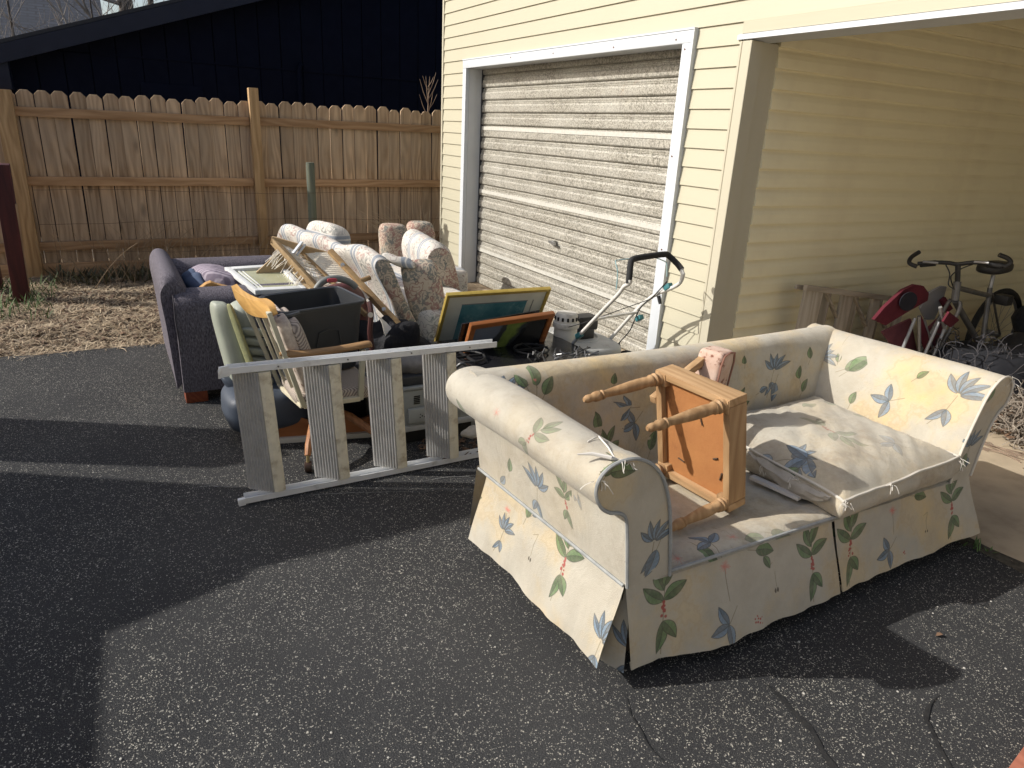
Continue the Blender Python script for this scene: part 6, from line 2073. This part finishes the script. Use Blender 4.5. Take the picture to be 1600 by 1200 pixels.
# red folding chairs
REDC = M('red_canvas', (.115, .013, .025), (.08, .010, .018), 7, .95, .3, 120)
PINKC = M('faded_red_canvas', (.15, .045, .06), (.105, .032, .044), 7, .95, .3, 120)
GREYC = M('grey_canvas', (.24, .235, .25), (.19, .19, .20), 7, .85, .3, 120)
STEEL = M('dull_steel_tube', (.36, .36, .36), (.28, .28, .28), 12, .45, metal=.5)
def cloth_plate(pts, X, thick, m, name, parent, sag=.0):
    P = [gx(x, y, X) for x, y in pts]
    return part(name, MB().prism(P, (-thick, thick * .3, 0)), m, parent, bevel=.006)
fc = thing('folding_chair', 'folded red canvas chair with a dark round patch leaning in the carport shade', 'chair', (-2.7, 4.5, 0), 'folded canvas chairs in the carport')
cloth_plate([(1366, 500), (1383, 480), (1412, 453), (1430, 445), (1444, 447), (1452, 458), (1450, 470), (1420, 487), (1384, 509)], -2.62, .03, REDC, 'seat_back', fc)
cp = gx(1416, 470, -2.60)
part('round_patch', MB().tube([cp + V((.014, -.004, 0)), cp + V((.02, -.006, 0))], .062, 20), M('patch_black', (.010, .010, .018), None, 5, .8), fc)
cloth_plate([(1378, 519), (1424, 498), (1432, 540), (1436, 560), (1400, 548)], -2.66, .02, PINKC, 'seat', fc)
for a, b in (((1430, 497), (1411, 543)), ((1436, 494), (1437, 556)), ((1444, 500), (1455, 545))):
    part('leg', MB().tube([gx(*a, -2.58), gx(*b, -2.58) + (gx(*b, -2.58) - gx(*a, -2.58)) * 1.0], .011, 8), STEEL, fc, smooth=True)
cloth_plate([(1440, 492), (1450, 520), (1456, 545), (1448, 552), (1438, 530)], -2.57, .012, REDC, 'strap', fc)
fc2 = thing('folding_chair', 'folded grey and red canvas chair behind the one with the round patch', 'chair', (-2.75, 4.8, 0), 'folded canvas chairs in the carport')
cloth_plate([(1438, 482), (1454, 456), (1472, 447), (1480, 448), (1474, 470), (1460, 500), (1447, 500)], -2.68, .02, GREYC, 'seat_back', fc2)
cloth_plate([(1474, 503), (1484, 487), (1500, 500), (1486, 512)], -2.45, .02, REDC, 'arm_sling', fc2)
cloth_plate([(1470, 470), (1478, 464), (1490, 482), (1480, 490)], -2.66, .02, REDC, 'seat', fc2)
cloth_plate([(1452, 512), (1466, 498), (1476, 502), (1480, 545), (1470, 552), (1456, 540)], -2.72, .02, PINKC, 'side_cloth', fc2)
for a, b in (((1467, 503), (1453, 535)), ((1478, 508), (1459, 555)), ((1469, 480), (1473, 500))):
    part('leg', MB().tube([gx(*a, -2.5), gx(*b, -2.5) + (gx(*b, -2.5) - gx(*a, -2.5)) * .9], .011, 8), STEEL, fc2, smooth=True)

# bicycle: front wheel towards us, handlebar across
bk = thing('bicycle', 'old mountain bicycle with black upturned bar ends standing deep in the carport', 'bicycle', (-2.7, 5.2, 0))
BPAINT = M('bike_silver', (.16, .155, .15), (.10, .098, .095), 14, .4, metal=.3)
BLACKP = M('bike_black', (.018, .018, .019), (.028, .028, .028), 12, .5)
bx = -2.68
hc = gy(1497, 413, 4.82)
seatp = gy(1552, 418, 5.35)
head_t, head_b = gy(1496, 440, 4.84), gy(1492, 470, 4.83)
part('head_tube', MB().tube([head_t, head_b], .024, 12), BPAINT, bk, smooth=True)
part('stem', MB().tube([head_t, hc], .017, 10), BLACKP, bk, smooth=True)
wl, wr = gy(1434, 412, 4.72), gy(1570, 415, 4.90)
part('handlebar', MB().tube(spline([wl, gy(1462, 410, 4.76), gy(1484, 411, 4.8), hc, gy(1520, 410, 4.84), gy(1545, 412, 4.87), wr], 3), .0135, 10), BLACKP, bk, smooth=True)
part('bar_end', MB().tube(spline([wl + V((0, 0, -.02)), gy(1421, 411, 4.70), gy(1424, 402, 4.69), gy(1436, 394, 4.66)], 4), .014, 10), BLACKP, bk, smooth=True)
part('bar_end', MB().tube(spline([wr + V((0, 0, -.01)), gy(1579, 411, 4.91), gy(1575, 404, 4.90), gy(1561, 398, 4.86)], 4), .014, 10), BLACKP, bk, smooth=True)
for a, b in (((1438, 413), (1462, 411)), ((1543, 412), (1566, 415))):
    part('grip', MB().tube([gy(*a, 4.74 if a[0] < 1500 else 4.87), gy(*b, 4.765 if a[0] < 1500 else 4.90)], .020, 10), BLACKP, bk, smooth=True)
for a, b in (((1442, 409), (1466, 411)), ((1522, 409), (1545, 411))):
    part('brake_lever', MB().tube([gy(*a, 4.70 if a[0] < 1500 else 4.82), gy(*b, 4.74 if a[0] < 1500 else 4.84)], .008, 8), STEEL, bk, smooth=True)
part('top_tube', MB().tube([gy(1497, 450, 4.84), gy(1546, 462, 5.33)], .017, 10), BPAINT, bk, smooth=True)
part('down_tube', MB().tube([head_b, gy(1532, 540, 5.25)], .02, 10), BPAINT, bk, smooth=True)
part('seat_tube', MB().tube([gy(1547, 450, 5.33), gy(1534, 540, 5.25)], .017, 10), BPAINT, bk, smooth=True)
part('seat_post', MB().tube([gy(1552, 430, 5.35), gy(1547, 452, 5.33)], .014, 10), STEEL, bk, smooth=True)
part('saddle', MB().soft(seatp + V((0, .02, 0)), (.085, .0, 0), (0, .14, .01), (0, 0, .038), .6, .7, 14, 22), BLACKP, bk, smooth=True)
for sx_ in (-.045, .045):
    part('fork_leg', MB().tube(spline([head_b + V((sx_ * .6, 0, 0)), head_b + V((sx_, -.01, -.06)), V((head_b.x + sx_ * 1.2 - .02, head_b.y - .12, .30))], 4), .013, 10), BPAINT, bk, smooth=True)
def wheel(cx, cy, tilt=0.0):
    r0 = .325
    P = [V((cx + tilt * math.cos(a) * 0, cy + r0 * math.cos(a), .33 + r0 * math.sin(a))) for a in np.linspace(0, 2 * math.pi, 41)]
    w_ = part('wheel', MB().tube(P, .024, 8), M('tyre', (.02, .02, .02)), bk, smooth=True)
    part('rim', MB().tube([V((cx, cy + .29 * math.cos(a), .33 + .29 * math.sin(a))) for a in np.linspace(0, 2 * math.pi, 41)], .010, 6), STEEL, w_, smooth=True)
    mb = MB()
    for k in range(20):
        a = 2 * math.pi * k / 20
        mb.tube([V((cx + (.02 if k % 2 else -.02), cy, .33)), V((cx, cy + .285 * math.cos(a), .33 + .285 * math.sin(a)))], .0016, 3)
    part('spokes', mb, STEEL, w_, kind='stuff')
    part('hub', MB().tube([V((cx - .05, cy, .33)), V((cx + .05, cy, .33))], .02, 10), STEEL, w_, smooth=True)
wheel(gy(1560, 480, 5.75).x, 5.78)
rwx = gy(1560, 480, 5.75).x
for sx_ in (-.05, .05):
    part('seat_stay', MB().tube([gy(1547, 458, 5.33) + V((sx_ * .3, 0, 0)), V((rwx + sx_, 5.78, .33))], .008, 8), BPAINT, bk, smooth=True)
    part('chain_stay', MB().tube([gy(1534, 540, 5.25) + V((sx_ * .3, 0, 0)), V((rwx + sx_, 5.78, .33))], .009, 8), BPAINT, bk, smooth=True)
part('rear_bag', MB().box(tuple(gy(1552, 470, 5.36) + V((.0, 0, -.02))), tuple(gy(1552, 470, 5.36) + V((.09, .08, .05)))), BLACKP, bk, bevel=.01)
part('brake_cable', MB().tube(spline([gy(1478, 414, 4.76), gy(1484, 428, 4.74), gy(1482, 445, 4.72), gy(1492, 452, 4.76)], 5), .004, 6).tube(spline([gy(1520, 413, 4.8), gy(1502, 420, 4.72), gy(1486, 432, 4.7), gy(1490, 450, 4.78)], 5), .004, 6), BLACKP, bk, smooth=True)

# dark heaps further right: tarp, bins
DTARP = M('dark_tarp', (.018, .020, .026), (.030, .032, .040), 7, .7, .8, 14, bdist=.03)
single('dark_tarp', MB().soft((-1.95, 6.3, .30), (.70, .1, 0), (0, .55, 0), (0, 0, .42), .7, .7, 28, 40, .12, 4, 2), DTARP, 'dark rumpled tarp heap behind the bicycle wheel in the carport', 'tarp', smooth=True)
single('dark_bag', MB().soft((-2.25, 5.55, .18), (.32, .1, 0), (0, .30, 0), (0, 0, .26), .7, .7, 22, 32, .08, 5, 6), DTARP, 'black bin bag slumped beside the rear wheel of the bicycle', 'bag', smooth=True)
single('blue_grey_bag', MB().soft((-1.55, 5.9, .62), (.16, 0, 0), (0, .2, 0), (0, 0, .22), .7, .7, 20, 28, .06, 6, 12), M('blue_grey_cloth', (.16, .18, .23), (.10, .115, .15), 9, .9, .5, 30), 'blue-grey bag on top of the dark tarp at the right edge of the picture', 'bag', smooth=True)

# tangled heap of dead vine / cord, lit where the sun gets in past the wall
def tangle(name, label, cat, c, r3, n, rad, m, seed, loops=.06, seglen=9):
    rr = random.Random(seed)
    mb = MB()
    for i in range(n):
        u_, v_ = rr.uniform(0, 6.283), math.acos(rr.uniform(-.1, 1))
        k = rr.uniform(.75, 1.05)
        p = V((c[0] + r3[0] * k * math.cos(u_) * math.sin(v_), c[1] + r3[1] * k * math.sin(u_) * math.sin(v_), max(.02, c[2] + r3[2] * k * math.cos(v_))))
        d = V((rr.uniform(-1, 1), rr.uniform(-1, 1), rr.uniform(-.6, .6))).normalized()
        ax = V((rr.uniform(-1, 1), rr.uniform(-1, 1), rr.uniform(-1, 1))).normalized()
        pts = [p]
        for k2 in range(seglen):
            d = (Matrix.Rotation(rr.uniform(.2, 1.0), 3, ax) @ d).normalized()
            q = pts[-1] + d * loops * rr.uniform(.4, .8)
            q.z = max(q.z, .018)
            pts.append(q)
        mb.tube(pts, rad * rr.uniform(.7, 1.3), 4)
    return mb
CORD = M('pale_cord', (.36, .315, .26), (.13, .105, .085), 14, .9)
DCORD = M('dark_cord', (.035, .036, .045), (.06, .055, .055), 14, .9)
heap = thing('tangled_heap', 'waist-less low heap of tangled pale cord and dead vine at the right edge on the concrete', 'heap', (-1.7, 4.75, 0))
heap['label'] = 'low heap of tangled pale cord and dead vine on the concrete behind the sofa arm'
part('pale_cords', tangle('', '', '', (-1.62, 4.74, .06), (.38, .33, .28), 1500, .0032, CORD, 3, .042), CORD, heap, kind='stuff')
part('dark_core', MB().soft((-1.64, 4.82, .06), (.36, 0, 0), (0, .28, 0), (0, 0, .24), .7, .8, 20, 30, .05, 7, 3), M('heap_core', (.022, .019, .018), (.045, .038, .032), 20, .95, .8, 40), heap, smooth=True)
part('dead_leaves', blades(500, (-2.08, -1.32), (4.42, 5.1), (.02, .05), .011, (-.6, .8), lambda x, y: max(.015, .06 + .27 * math.sqrt(max(0, 1 - ((x + 1.62) / .40) ** 2 - ((y - 4.74) / .34) ** 2))), 12), M('dead_leaf', (.17, .1, .06)), heap, kind='stuff')
heap2 = thing('wire_heap', 'dark blue-black heap of tangled wire in the shade below the bicycle frame', 'heap', (-2.25, 4.75, 0))
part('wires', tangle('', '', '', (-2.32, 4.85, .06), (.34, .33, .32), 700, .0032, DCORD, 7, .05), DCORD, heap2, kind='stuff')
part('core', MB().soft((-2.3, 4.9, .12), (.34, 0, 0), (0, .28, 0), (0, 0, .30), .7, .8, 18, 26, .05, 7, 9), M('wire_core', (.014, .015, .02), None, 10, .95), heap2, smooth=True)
mb = MB()
rr = random.Random(40)
for i in range(26):
    p = V((-1.55 + rr.uniform(-.45, .4), 4.28 + rr.uniform(-.15, .12), .016))
    a = rr.uniform(-.6, .6)
    d = V((math.cos(a), math.sin(a) * .5, 0))
    l = rr.uniform(.08, .35)
    mb.tube([p, p + d * l * .5 + V((0, .01, .008)), p + d * l], .003, 4)
struct('loose_twigs', mb, M('twig_bark', (.30, .22, .16)), kind='stuff')

# red-stained plank end that just enters the lower right corner
rp = thing('red_plank', 'corner of a red stained wooden board at the lower right corner of the picture', 'board', (-.4, 2.1, 0))
RW = wood('red_stain', (.36, .135, .085), (.27, .095, .06), 'x', 40, .7, .3)
pA, pB = gz(1572, 1204, .03), gz(1604, 1160, .03)
d = (pB - pA).normalized()
s = V((d.y, -d.x, 0))
if s.x < 0:
    s = -s
part('board', MB().obox(pA - d * .3 + V((0, 0, -.026)), d * .9, s * .14, V((0, 0, .026))), RW, rp, bevel=.004)
part('lower_board', MB().obox(pA - d * .3 + s * .005 + V((0, 0, -.03)), d * .9, s * .6, V((0, 0, .003))), RW, rp)
part('board', MB().obox(pA - d * .3 + s * .146 + V((0, 0, -.026)), d * .9, s * .14, V((0, 0, .026))), RW, rp, bevel=.004)

# a few loose stones and a leaf on the asphalt
PEB = M('pebble', (.55, .53, .48), (.40, .38, .34), 20, .85)
rr = random.Random(77)
mb = MB()
for i in range(220):
    p = gz(rr.uniform(0, 1600), rr.uniform(620, 1195), 0)
    if -2.3 < p.x < -1.25 and 1.0 < p.y < 3.1 or p.y > 3.0:
        continue
    r_ = rr.uniform(.0015, .0038)
    mb.soft(p + V((0, 0, r_ * .5)), (r_ * rr.uniform(.8, 1.5), 0, 0), (0, r_, 0), (0, 0, r_ * .7), .8, .8, 4, 6)
struct('loose_stones', mb, PEB, kind='stuff')
struct('fallen_leaf', blades(1, (-1.05, -1.0), (2.3, 2.36), (.02, .03), .009, (.2, .5), lambda x, y: .003, 2), M('dead_leaf', (.17, .1, .06)), kind='stuff')
